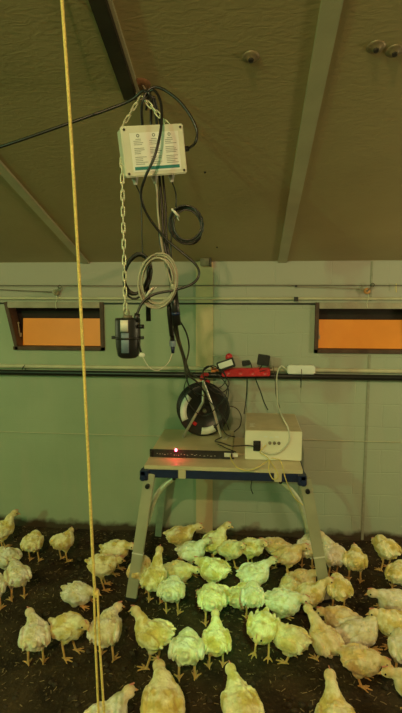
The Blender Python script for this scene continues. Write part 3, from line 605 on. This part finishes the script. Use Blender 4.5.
def arc(r0, r1, a0, a1, off, m, name, lab=None):
    bm = bmesh.new(); n = 14; A_ = []; 
    for rr_, oo in ((r0, 0), (r1, 0), (r1, .0015), (r0, .0015)): A_.append([bm.verts.new(rcn + (uX * math.cos(t) + uZ * math.sin(t)) * rr_ + ax * (off + oo)) for t in np.linspace(R(a0), R(a1), n)])
    for i in range(4):
        a, b = A_[i], A_[(i + 1) % 4]
        for k in range(n - 1): bm.faces.new((a[k], a[k + 1], b[k + 1], b[k]))
    for k in (0, n - 1): bm.faces.new([A_[i][k] for i in range(4)])
    bmesh.ops.recalc_face_normals(bm, faces=bm.faces[:]); o = link(name, bm, m, root, True); return o
arc(RR * .69, RR * .93, 135, 205, .0625, 'label', 'flange_label'); arc(RR * .66, RR * .93, 262, 300, .0625, 'label', 'flange_label')
arc(RR * .55, RR * .68, 218, 240, .0625, 'red', 'red_patch')
for a in (60, 180, 300):
    pp = rcn + (uX * math.cos(R(a)) + uZ * math.sin(R(a))) * .055 + ax * .048; bm = bmesh.new(); lathe(bm, [(.0, .004), (.018, .004), (.022, .0)], pp, ax, 16); link('socket', bm, 'black', root, True)
bm = bmesh.new(); lathe(bm, [(.0, .09), (.012, .09), (.014, .05)], rcn, ax, 16); link('hub', bm, 'tin', root, True)
apex = at(202, 378, 3.42); f1 = at(222, 434, 3.42); f1.z = TZ + RH + .014; f2 = at(183, 434, 3.43); f2.z = TZ + RH + .014
bm = bmesh.new(); tube(bm, spline([apex, apex.lerp(f1, .5) + Vector((.006, 0, 0)), f1, f1 + Vector((.03, .02, -.002)), f1 + Vector((.05, .10, 0))], 8), .0095, 10); link('stand_tube', bm, 'chrome', root, True)
bm = bmesh.new(); tube(bm, [apex + Vector((.01, .01, -.02)), at(203, 402, 3.435), f2], .0095, 10); link('stand_tube', bm, 'chrome', root, True)
bm = bmesh.new(); tube(bm, spline([apex + Vector((-.004, 0, -.015)), apex + Vector((0, 0, .005)), apex + Vector((.012, .02, .02)), apex + Vector((.03, .06, .015))]), .013, 10); link('handle', bm, 'red', root, True)
bm = bmesh.new(); cyl(bm, apex + Vector((.03, -.01, -.012)), apex + Vector((.045, .02, -.03)), .011); link('knob', bm, 'red', root, True)
# tangled leads over the reel
rn = random.Random(5)
tang = [
 ([(190, 372), (184, 390), (192, 408), (205, 416), (222, 402), (228, 388)], 'thin lead looping low across the reel face'),
 ([(208, 372), (219, 376), (228, 388), (227, 402), (222, 418), (214, 428)], 'black lead draped down the right of the reel'),
 ([(204, 368), (214, 366), (224, 374), (229, 384), (223, 392), (212, 386)], 'black loop over the top right of the reel'),
 ([(205, 384), (214, 392), (225, 397), (229, 410), (222, 424), (226, 434), (235, 437)], 'black lead from the reel centre down to the cases'),
 ([(196, 392), (206, 398), (216, 408), (224, 418), (229, 430)], 'slack lead crossing the reel behind the silver tube'),
 ([(228, 406), (236, 408), (241, 416), (240, 426), (234, 432)], 'black lead arching between the reel and the cream case'),
 ([(210, 366), (203, 372), (207, 382), (218, 388), (226, 380), (222, 370), (212, 369)], 'knotted black loop beside the red reel handle'),
]
for pts, lab in tang:
    cable('cable', [at(x, y, 3.39 + rn.uniform(-.02, .03)) for x, y in pts], .0036, 'rubber', lab)

# ------------------------------------------------------------ power strips on the pipe
PY = WY - .085
sx0 = at(222, 372, PY).x; sx1 = at(270, 370, PY).x; sz = Z_black + .022; PR = WY - .112; rz = Z_black + .006
root = empty('power_strip', ((sx0 + sx1) / 2, PR, rz), 'red power strip lying on the black pipe above the bench', 'power strip')
rot = Matrix.Rotation(R(-1.5), 3, 'Y')
bm = bmesh.new(); box(bm, ((sx0 + sx1) / 2, PR, rz + .030), (sx1 - sx0, .055, .058), rot); link('housing', bm, 'red', root, bevel=.006)
for i in range(4):
    bm = bmesh.new(); x = sx0 + (i + .5) * (sx1 - sx0) / 4; lathe(bm, [(.0, .001), (.016, .001), (.019, .003), (.021, .003), (.021, 0)], (x, PR - .0275, rz + .031), (0, -1, 0), 18); link('socket', bm, 'red', root, True)
def adapter(px, py, s, rz, m1, m2, lab, nm='power_adapter'):
    p = at(px, py, PR - .028 - s[1] / 2); r = Matrix.Rotation(R(rz), 3, 'Y')
    rt = empty(nm, p, lab, 'adapter'); bm = bmesh.new(); box(bm, p, s, r); link('body', bm, m1, rt, bevel=.004)
    bm = bmesh.new(); box(bm, p + r @ Vector((.0, -s[1] / 2, s[2] * .08)), (s[0] * .82, .004, s[2] * .62), r); link('face', bm, m2, rt, bevel=.001); return p
adapter(226, 364.5, (.125, .05, .066), -20, 'black', 'label', 'black power adapter with pale label at the left end of the red strip')
pa = adapter(263.5, 360, (.085, .05, .075), 8, 'black', 'black', 'black power adapter at the right end of the red strip')
pb = adapter(246, 363, (.058, .04, .036), -8, 'black', 'black', 'flat black plug in the middle of the red strip', 'plug')
p = at(229, 357, PR + .02); rt = empty('plug', p, 'round red plug standing up behind the left power adapter', 'plug')
bm = bmesh.new(); lathe(bm, [(0, .018), (.022, .018), (.026, .010), (.026, -.018), (0, -.018)], p, (0, -1, 0), 24); link('cap', bm, 'red', rt, True)
bm = bmesh.new(); cyl(bm, p + Vector((0, 0, -.02)), p + Vector((.0, 0, -.045)), .012); link('neck', bm, 'orange_skin', rt, True)
p = at(216, 366, PY); bm = bmesh.new(); p.z = sz + .022; cyl(bm, p, p + Vector((.05, 0, 0)), .010, .016); box(bm, p + Vector((-.018, 0, 0)), (.036, .032, .032)); tag(link('plug', bm, 'orange_skin', bevel=.003), 'orange-red plug beside the left end of the red strip', 'plug')
w0 = at(287, 366.5, PY).x; w1 = at(315, 366, PY).x
root = empty('power_strip', ((w0 + w1) / 2, PY, sz), 'white power strip tied onto the black pipe, right of the red one', 'power strip')
bm = bmesh.new(); box(bm, ((w0 + w1) / 2, PY, sz + .034), (w1 - w0, .055, .062)); link('housing', bm, 'label', root, bevel=.008)
for i in range(3):
    bm = bmesh.new(); x = w0 + (i + .5) * (w1 - w0) / 3; lathe(bm, [(.0, .001), (.014, .001), (.017, .002), (.017, 0)], (x, PY, sz + .065), (0, 0, 1), 16); link('socket', bm, 'white_case', root, True)
x = at(301, 370, PY).x; bm = bmesh.new(); tube(bm, [Vector((x, PY + .042 * math.cos(t), sz + .0 + .050 * math.sin(t))) for t in np.linspace(0, 6.28, 20)[:-1]], .003, 6, True); tube(bm, [Vector((x, PY - .042, sz - .01)), Vector((x - .004, PY - .05, sz - .09))], .0025, 6); tag(link('cable_tie', bm, 'black', None, True), 'black tie holding the white power strip to the pipe', 'cable tie')
cable('cable', [Vector((w0 + .005, PY, sz + .02)), at(281, 366, PY - .02), at(277, 375, PY - .05), at(277, 390, 3.5), at(278, 405, 3.35), at(283, 418, 3.16), at(288, 428, 3.12), at(289, 440, 3.13), at(282, 450, 3.135), at(272, 454, 3.13), at(262, 451, 3.13)], .0048, 'white_cable', 'white cable running from the white power strip down over the cream case')
cable('cable', [pb, at(250, 362, PY - .04), at(254, 375, PY - .03), at(260, 390, PY), at(264, 402, 3.66), at(268, 410, 3.655)], .004, 'rubber', 'black lead from the middle plug falling behind the cream case')
cable('cable', [at(247, 368, PY - .04), at(247, 385, PY - .02), at(246, 400, PY - .02), at(244, 414, 3.66)], .004, 'rubber', 'straight black lead dropping from the red strip behind the bench')
cable('cable', [at(273, 366, PY - .04), at(275, 380, PY), at(276, 395, PY), at(280, 408, 3.68)], .0025, 'wire_dark', 'thin dark lead hanging between the two power strips')
cable('cable', [at(214, 368, PY), at(208, 366, PY - .1), at(203, 371, 3.5), at(205, 380, 3.42), at(210, 385, 3.42)], .0045, 'rubber', 'black lead from the orange-red plug to the cable reel')
cable('cable', [pa + Vector((0, -.03, -.02)), at(259, 370, PY - .05), at(262, 371, PY - .06), at(272, 368, PY - .04)], .003, 'rubber', 'short black lead along the front of the red strip')

# ------------------------------------------------------------ litter bits
bm = bmesh.new(); rs = random.Random(8)
for i in range(2600):
    x = rs.uniform(-1.8, 1.7); y = rs.uniform(1.5, 3.78); L = rs.uniform(.006, .026); a = rs.uniform(0, 3.14)
    box(bm, (x, y, .001 + rs.uniform(-.002, .004)), (L, rs.uniform(.0015, .004), .0015), Euler((rs.uniform(-.3, .3), rs.uniform(-.3, .3), a)).to_matrix())
tag(link('straw_bits', bm, 'straw'), 'short straw and shavings scattered over the dark litter', 'straw', None, 'stuff')
bm = bmesh.new()
for i in range(900):
    x = rs.uniform(-1.8, 1.7); y = rs.uniform(1.5, 3.78); r = rs.uniform(.006, .02)
    v = ico(bm, (x, y, -.002), (r, r * rs.uniform(.6, 1), r * .5), Euler((0, 0, rs.uniform(0, 3))).to_matrix(), 1)
    for q in v: q.co += Vector((rs.uniform(-1, 1), rs.uniform(-1, 1), rs.uniform(-1, 1))) * r * .2
tag(link('litter_clumps', bm, 'clump', None, True), 'dark crumbly clumps lying all over the litter floor', 'litter', None, 'stuff')

# ------------------------------------------------------------ chickens
def seg_dist(P, a, b):
    a = np.array(a); b = np.array(b); d = b - a; t = np.clip(((P - a) @ d) / max(d @ d, 1e-9), 0, 1); return np.linalg.norm(P - a - t[:, None] * d, axis=1)
def chicken(px, py, head, pose='stand', neck=(.09, 55, 0), s=1.0, tilt=12, tone=0, pink=.2, label='', seed=0, face=None):
    """px, py: photo point between the feet; head: heading (0 right, 90 away); neck: (reach, pitch, yaw)"""
    rn = random.Random(1000 + seed); bm = bmesh.new()
    hz = .182 if pose == 'stand' else (.130 if pose == 'low' else .072)
    Bt = Matrix.Rotation(R(-tilt), 3, 'Y'); O = Vector((0, 0, hz))
    def L(v): return O + Bt @ Vector((v[0] * .78, v[1], v[2]))
    fat = rn.uniform(1.04, 1.18); s *= .87
    neck = (neck[0] * .92, neck[1], neck[2])
    ico(bm, L((.045, 0, -.004)), (.062, .066 * fat, .070), Bt)
    ico(bm, L((-.02, 0, .0)), (.074, .072 * fat, .070), Bt)
    ico(bm, L((-.075, 0, .006)), (.050, .054 * fat, .052), Bt)
    tl = rn.uniform(-6, 14)
    Tt = Bt @ Matrix.Rotation(R(tl), 3, 'Y')
    for k in (-1, 0, 1):
        ico(bm, L((-.128, k * .012, .030)), (.036, .010, .012), Tt @ Matrix.Rotation(R(k * 14), 3, 'Z'))
    ico(bm, L((-.108, 0, .018)), (.034, .030, .026), Tt)
    wings = []
    for sd in (-1, 1):
        wr = Bt @ Matrix.Rotation(R(sd * -6), 3, 'Z') @ Matrix.Rotation(R(rn.uniform(-4, 10)), 3, 'Y')
        ico(bm, L((-.010, sd * .064 * fat, .006)), (.078, .019, .044), wr); wings.append((L((-.006, sd * .066 * fat, .006)), sd))
        for j in range(3):
            ico(bm, L((-.070 - .010 * j, sd * (.058 - .004 * j), -.012 + .016 * j)), (.044, .010, .013), wr)
    # ruffled feather tufts
    for i in range(50):
        u = rn.uniform(-1, 1); a = rn.uniform(-2.6, 2.6)
        n = Vector((u, math.sqrt(1 - u * u) * math.sin(a), math.sqrt(1 - u * u) * math.cos(a)))
        c = Vector((n.x * .112 - .012, n.y * .066 * fat, n.z * .062))
        t = Vector((-1, 0, -.25)); t = (t - n * t.dot(n)); t = t.normalized() if t.length > .05 else Vector((0, 0, -1))
        ln = rn.uniform(.016, .032); dirv = (t + n * rn.uniform(.10, .38)).normalized(); sd = dirv.cross(n).normalized(); nn = sd.cross(dirv)
        ico(bm, L(c + dirv * ln * .35), (ln, ln * .5, .008), Bt @ Matrix((dirv, sd, nn)).transposed(), 1)
    # neck and head
    nb = L((.078, 0, .022)); np_, ny = R(neck[1]), R(neck[2])
    hd = Vector((math.cos(np_) * math.cos(ny), math.cos(np_) * math.sin(ny), math.sin(np_))); hp_ = nb + hd * neck[0]
    hp_.z = max(hp_.z, .03)
    fy = ny * 1.25; fp = R(face if face is not None else (-12 if neck[1] > 0 else neck[1] * .8 - 15))
    fd = Vector((math.cos(fp) * math.cos(fy), math.cos(fp) * math.sin(fy), math.sin(fp)))
    mid = nb.lerp(hp_, .5) + Vector((-.008, 0, .006))
    cp = spline([L((.05, 0, .0)), nb, mid, hp_], 5); n_ = len(cp)
    for i, p in enumerate(cp):
        t = i / (n_ - 1); ico(bm, p, .046 * (1 - t) ** 1.25 + .0215, None, 2)
    Hm = fd.to_track_quat('X', 'Z').to_matrix(); hc = hp_ + fd * .008 + Vector((0, 0, .004))
    ico(bm, hc, (.033, .0285, .0295), Hm); ico(bm, hc + fd * .016 - Hm @ Vector((0, 0, .003)), (.021, .016, .016), Hm)
    # legs
    shanks = []
    for sd in (-1, 1):
        st = rn.uniform(-.012, .018) * (1 if sd > 0 else -1)
        if pose == 'sit':
            ft = Vector((.055 + rn.uniform(-.01, .01), sd * .045, .006)); kn = Vector((.0, sd * .05, .02))
        else:
            ft = Vector((.005 + st, sd * .042, .006)); kn = Vector((-.012 + st * .5, sd * .040, .086 if pose == 'stand' else .052))
        ico(bm, L((-.01, sd * .036, -.042)), (.040, .026, .040), Bt)
        if pose != 'sit':
            a0 = L((-.01, sd * .037, -.05)); P_ = spline([a0, kn + Vector((.004, 0, .012)), kn, ft], 4)
            rr = [.024 + (.0068 - .024) * min(1, (i / (len(P_) - 1)) * 2.2) for i in range(len(P_))]
            tube(bm, P_, rr, 10); shanks.append((kn, ft))
        ico(bm, kn, .009, None, 1)
        for ang, ln in ((-34, .048), (0, .058), (34, .048), (180, .022)):
            d = Vector((math.cos(R(ang + sd * 8)), math.sin(R(ang + sd * 8)), 0)); e = ft + d * ln; e.z = .0045
            tube(bm, [ft, ft.lerp(e, .5) + Vector((0, 0, .003)), e], [.0066, .0056, .0036], 6); shanks.append((ft, e))
    if s != 1: pass
    me = bpy.data.meshes.new('tmp'); bm.to_mesh(me); bm.free(); tmp = bpy.data.objects.new('tmp', me); C.objects.link(tmp)
    md = tmp.modifiers.new('r', 'REMESH'); md.mode = 'VOXEL'; md.voxel_size = .0036; md.use_smooth_shade = True
    dg = bpy.context.evaluated_depsgraph_get(); dg.update(); ev = tmp.evaluated_get(dg)
    m2 = bpy.data.meshes.new_from_object(ev); bpy.data.objects.remove(tmp); bpy.data.meshes.remove(me)
    nV = len(m2.vertices); P = np.empty(nV * 3); m2.vertices.foreach_get('co', P); P = P.reshape(-1, 3)
    E = np.empty(len(m2.edges) * 2, dtype=np.int32); m2.edges.foreach_get('vertices', E); E = E.reshape(-1, 2)
    legd = np.full(nV, 9.0)
    for a, b in shanks: legd = np.minimum(legd, seg_dist(P, a, b))
    isleg = (np.clip((.017 - legd) / .006, 0, 1) * (P[:, 2] < (.100 if pose == 'stand' else .05)))
    hdist = np.linalg.norm(P - np.array(hc), axis=1); ishead = np.clip((.045 - hdist) / .014, 0, 1)
    wgt = .5 * (1 - isleg * .85)
    deg = np.bincount(E.ravel(), minlength=nV)[:, None]
    for it in range(2):
        S = np.zeros_like(P); np.add.at(S, E[:, 0], P[E[:, 1]]); np.add.at(S, E[:, 1], P[E[:, 0]])
        P = P + wgt[:, None] * (S / np.maximum(deg, 1) - P)
    m2.vertices.foreach_set('co', P.ravel()); m2.update()
    Nn = np.empty(nV * 3); m2.vertices.foreach_get('normal', Nn); Nn = Nn.reshape(-1, 3)
    nz = np.array([noise.noise(Vector(p) * 32 + Vector((seed, 0, 0))) + .5 * noise.noise(Vector(p) * 95) for p in P])
    P = P + Nn * (nz * .0046 * (1 - isleg) * (1 - ishead * .8))[:, None]
    lo = np.array([noise.noise(Vector(p) * 16 + Vector((0, seed * 3.1, 0))) for p in P])
    # albedo; hollows get darker down, which also paints shade between feathers
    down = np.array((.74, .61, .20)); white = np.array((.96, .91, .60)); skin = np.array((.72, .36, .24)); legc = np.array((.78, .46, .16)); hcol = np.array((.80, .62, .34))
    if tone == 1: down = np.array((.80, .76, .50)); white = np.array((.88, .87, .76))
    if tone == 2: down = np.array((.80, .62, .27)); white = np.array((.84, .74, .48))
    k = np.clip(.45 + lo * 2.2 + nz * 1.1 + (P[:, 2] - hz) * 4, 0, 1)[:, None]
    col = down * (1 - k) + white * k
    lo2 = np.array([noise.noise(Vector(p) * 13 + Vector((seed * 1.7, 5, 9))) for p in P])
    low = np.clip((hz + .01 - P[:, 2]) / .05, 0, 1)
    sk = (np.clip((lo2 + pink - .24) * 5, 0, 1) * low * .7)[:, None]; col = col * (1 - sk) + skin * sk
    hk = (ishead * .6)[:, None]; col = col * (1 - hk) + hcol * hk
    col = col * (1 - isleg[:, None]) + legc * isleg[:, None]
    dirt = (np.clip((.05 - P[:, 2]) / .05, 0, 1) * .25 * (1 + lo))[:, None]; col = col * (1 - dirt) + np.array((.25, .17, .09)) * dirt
    m2.vertices.foreach_set('co', (P * s).ravel())
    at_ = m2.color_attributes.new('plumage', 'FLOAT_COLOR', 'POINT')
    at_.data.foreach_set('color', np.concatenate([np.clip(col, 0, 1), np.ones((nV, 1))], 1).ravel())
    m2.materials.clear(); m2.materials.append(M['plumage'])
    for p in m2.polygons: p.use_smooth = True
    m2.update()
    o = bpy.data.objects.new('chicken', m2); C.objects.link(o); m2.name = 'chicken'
    o.location = (px, py, 0); o.rotation_euler = (0, 0, R(head))
    tag(o, label, 'chicken', 'young broiler chickens crowding the litter floor')
    def ch(name, bm, m):
        bmesh.ops.scale(bm, vec=(s, s, s), verts=bm.verts); q = link(name, bm, m, None, True); q.parent = o
    bm = bmesh.new(); b0 = hc + fd * .033 - Hm @ Vector((0, 0, .003)); v = cyl(bm, b0, b0 + fd * .020 - Hm @ Vector((0, 0, .006)), .0078, .0015, 10); ch('beak', bm, 'beak')
    for sd in (-1, 1):
        bm = bmesh.new(); ico(bm, hc + Hm @ Vector((.015, sd * .0255, .006)), .0052, None, 2); ch('eye', bm, 'eye')
    bm = bmesh.new()
    for t in range(3): ico(bm, hc + Hm @ Vector((.020 - .009 * t, 0, .0285)), (.007, .003, .006), Hm, 1)
    ch('comb', bm, 'comb')
    return o
UP = (.10, 62, 0); FW = (.09, 25, 0); DN = (.10, -25, 0); PK = (.125, -50, 0); TK = (.06, -28, 0)
def H(r, p, y): return (r, p, y)
# (px, py of ground contact, heading, pose, neck, scale, tilt, tone, pink, label)
FLOCK = [
 (3, 550, 30, 'stand', H(.10, 60, 0), 1.0, 18, 0, .1, 'chicken with raised head at the left edge, farthest back against the wall'),
 (7, 566, 165, 'sit', TK, 1.0, 5, 1, .1, 'pale chicken cut by the left edge, directly in front of the one with raised head'),
 (34, 562, 92, 'stand', TK, .92, 10, 0, .1, 'plump chicken seen from behind near the wall, third chicken from the left edge'),
 (64, 561, 65, 'stand', H(.06, 20, 20), .92, 0, 0, .5, 'chicken by the wall with a bare red belly, left of the rope'),
 (16, 601, 125, 'stand', H(.06, 10, 0), 1.02, 2, 1, .15, 'whitish chicken on orange legs at the left, middle row'),
 (-3, 609, 105, 'stand', TK, .95, 5, 1, .1, 'chicken mostly cut off by the left edge in the middle row'),
 (78, 603, -8, 'sit', H(.07, 5, 0), .98, -2, 1, .1, 'chicken squatting left of the rope with its tail pointing left'),
 (103, 588, 12, 'stand', H(.06, 5, 10), .98, -4, 0, .1, 'chicken just behind the rope with its tail pointing left'),
 (116, 572, -5, 'stand', H(.085, 15, -15), 1.0, 8, 0, .3, 'pink faced chicken left of the bench front left leg, behind the rope'),
 (36, 664, 112, 'stand', H(.075, 35, 25), 1.0, 6, 1, .1, 'chicken standing on orange feet at the front left, leftmost of the front three'),
 (69, 655, -12, 'stand', H(.09, 22, -25), 1.0, 8, 0, .2, 'yellow headed chicken standing second from front left, facing the rope'),
 (107, 659, 86, 'stand', H(.065, 30, -32), 1.05, 10, 1, .1, 'chicken behind the doubled rope with drooping tail and head turned right'),
 (154, 666, 158, 'stand', H(.10, 62, 0), 1.08, -6, 0, .1, 'upright chicken with raised head at left and raised white tail at right'),
 (187, 680, 92, 'stand', TK, 1.05, -4, 1, .1, 'round pale chicken seen from behind, in front of the bench middle'),
 (216, 668, 96, 'stand', H(.09, 40, 0), .95, 6, 0, .2, 'greenish chicken with narrow pointed neck, right of the round pale one'),
 (163, 731, 100, 'low', H(.07, 25, 12), 1.22, 8, 0, .3, 'large chicken cut by the bottom edge, below the upright one with raised head'),
 (105, 752, 48, 'low', H(.08, 35, 0), 1.12, 10, 1, .1, 'chicken at the bottom edge just right of the rope ends'),
 (240, 730, 110, 'low', H(.09, 22, 0), 1.08, 6, 0, .1, 'green tinged chicken alone at the bottom edge, centre'),
 (335, 748, 94, 'low', H(.10, 48, 0), 1.12, 10, 0, .1, 'chicken at the bottom edge with a long upright neck, right of centre'),
 (360, 682, -12, 'low', H(.06, 5, -10), 1.0, -2, 2, .35, 'yellow chicken in front of the crowd at right, head hanging right'),
 (324, 660, 122, 'low', H(.125, 35, 0), 1.0, 12, 2, .4, 'chicken with long neck stretched away, red patch low on its flank'),
 (357, 645, 12, 'sit', H(.085, 30, 15), 1.15, 4, 1, .3, 'big plump pale chicken in the right crowd with white back'),
 (393, 644, 170, 'low', H(.05, 20, 0), 1.05, 4, 0, .1, 'chicken at the right edge beside the big plump pale one'),
 (402, 676, 95, 'stand', TK, .95, 4, 1, .1, 'chicken half cut by the right edge, below the right crowd'),
 (414, 718, 175, 'stand', H(.08, 20, 0), 1.0, 4, 2, .1, 'chicken whose head pokes in at the bottom right corner'),
 (385, 570, 125, 'stand', TK, 1.0, 10, 0, .1, 'pale chicken near the wall at far right, separate from the crowd'),
 (398, 590, 60, 'low', TK, 1.0, 4, 0, .1, 'chicken at the right edge just in front of the pale wall chicken'),
 (395, 613, 178, 'sit', H(.08, 18, 0), 1.1, 2, 1, .1, 'broad chicken at the right edge with its head pointing left'),
 (353, 582, 78, 'stand', H(.05, 20, 10), .98, 2, 0, .3, 'chicken on thin red legs behind the crowd, right of the bench leg'),
 (334, 577, 118, 'stand', H(.10, 42, 20), 1.0, 16, 1, .1, 'white backed chicken touching the bench right leg with head raised'),
 (307, 568, 80, 'stand', TK, .95, 14, 1, .1, 'pale green tinged chicken hidden behind the bench right leg'),
 (288, 577, 5, 'stand', H(.075, 35, -15), .98, 10, 2, .3, 'pink faced chicken left of the bench right leg, back of the crowd'),
 (302, 588, -15, 'sit', H(.08, 40, -10), .95, 10, 2, .5, 'chicken with red neck pressed against the bench right leg'),
 (254, 592, 22, 'low', H(.095, 40, -12), 1.05, 8, 1, .1, 'pale chicken with pink face raised at the back of the middle crowd'),
 (276, 566, 175, 'stand', H(.06, 10, 0), .9, 4, 2, .3, 'chicken near the wall behind the middle crowd, facing left'),
 (231, 570, -35, 'stand', H(.075, 35, -10), .95, 10, 2, .1, 'chicken facing forward right behind the middle crowd, head only showing'),
 (251, 568, -20, 'stand', H(.07, 30, -20), .95, 10, 0, .1, 'chicken at the wall whose dark eyed head shows above the crowd'),
 (214, 563, 22, 'stand', H(.10, 58, -20), 1.02, 22, 0, .1, 'tall chicken against the wall looking right, centre of the photo'),
 (180, 557, 8, 'stand', H(.10, 28, 0), 1.02, 4, 0, .2, 'long chicken by the wall under the bench, tail pointing left'),
 (192, 573, 5, 'stand', H(.085, 42, 0), .98, 8, 1, .3, 'chicken in front of the long one by the wall, small head at right'),
 (213, 588, 155, 'low', H(.05, 5, 0), 1.1, 0, 0, .1, 'plump pale chicken under the bench centre with white back'),
 (179, 587, -5, 'low', H(.07, 0, 0), .95, 0, 2, .2, 'ochre chicken under the bench with red beak pointing right'),
 (155, 602, 82, 'stand', H(.125, 62, 0), 1.0, 20, 0, .1, 'chicken with tall upright neck just right of the bench left leg'),
 (172, 615, 88, 'stand', TK, .98, -2, 1, .1, 'round chicken on splayed yellow feet under the bench'),
 (222, 606, 165, 'sit', TK, 1.0, 2, 0, .1, 'green tinged chicken in the middle, behind another green tinged one'),
 (212, 625, 94, 'stand', TK, 1.0, 0, 0, .1, 'green tinged round chicken seen from behind in the middle'),
 (234, 606, 70, 'sit', TK, .95, 4, 0, .1, 'green tinged chicken wedged at the left of the middle crowd'),
 (252, 619, 90, 'stand', TK, .92, 6, 1, .1, 'small round pale chicken standing in the middle of the crowd'),
 (283, 622, -12, 'low', H(.07, 20, -10), 1.08, 4, 1, .1, 'plump pale chicken facing right, in the middle of the right crowd'),
 (262, 656, 255, 'stand', H(.045, -10, 0), 1.0, -6, 0, .1, 'green tinged chicken standing on long legs at the front of the crowd'),
 (289, 660, 150, 'low', H(.05, 0, 20), 1.02, 0, 2, .2, 'yellow brown chicken at the front of the crowd beside the long legged one'),
 (291, 600, 110, 'sit', TK, 1.0, 6, 2, .1, 'ochre chicken packed in the crowd left of the bench right leg'),
 (310, 611, 5, 'low', H(.10, 45, -5), .95, 14, 0, .1, 'small headed chicken with orange beak looking right, before the bench leg'),
 (338, 611, 95, 'stand', TK, .92, 8, 0, .2, 'fluffy chicken right of the bench right leg, middle of the crowd'),
 (341, 630, 170, 'sit', H(.06, 5, 0), 1.0, 2, 2, .5, 'chicken lying behind the big plump pale one, red breast showing'),
 (141, 592, 75, 'stand', TK, .95, 10, 2, .5, 'reddish chicken partly hidden behind the bench left leg'),
]
POS = [gr(f[0], f[1]) for f in FLOCK]
for p in POS: p.y = min(p.y, WY - .15)
for it in range(60):
    for a in range(len(POS)):
        for b in range(a):
            d = POS[a] - POS[b]; d.z = 0; L_ = d.length; mn = .142
            if L_ < mn: d = (d / L_ if L_ > 1e-4 else Vector((1, 0, 0))) * (mn - L_) * .5; POS[a] += d; POS[b] -= d
    for p in POS: p.y = min(p.y, WY - .14)
for i, (px, py, hd_, ps, nk, s_, tl_, tn, pk, lab) in enumerate(FLOCK):
    chicken(POS[i].x, POS[i].y, hd_, ps, nk, s_, tl_, tn, pk, lab, i)
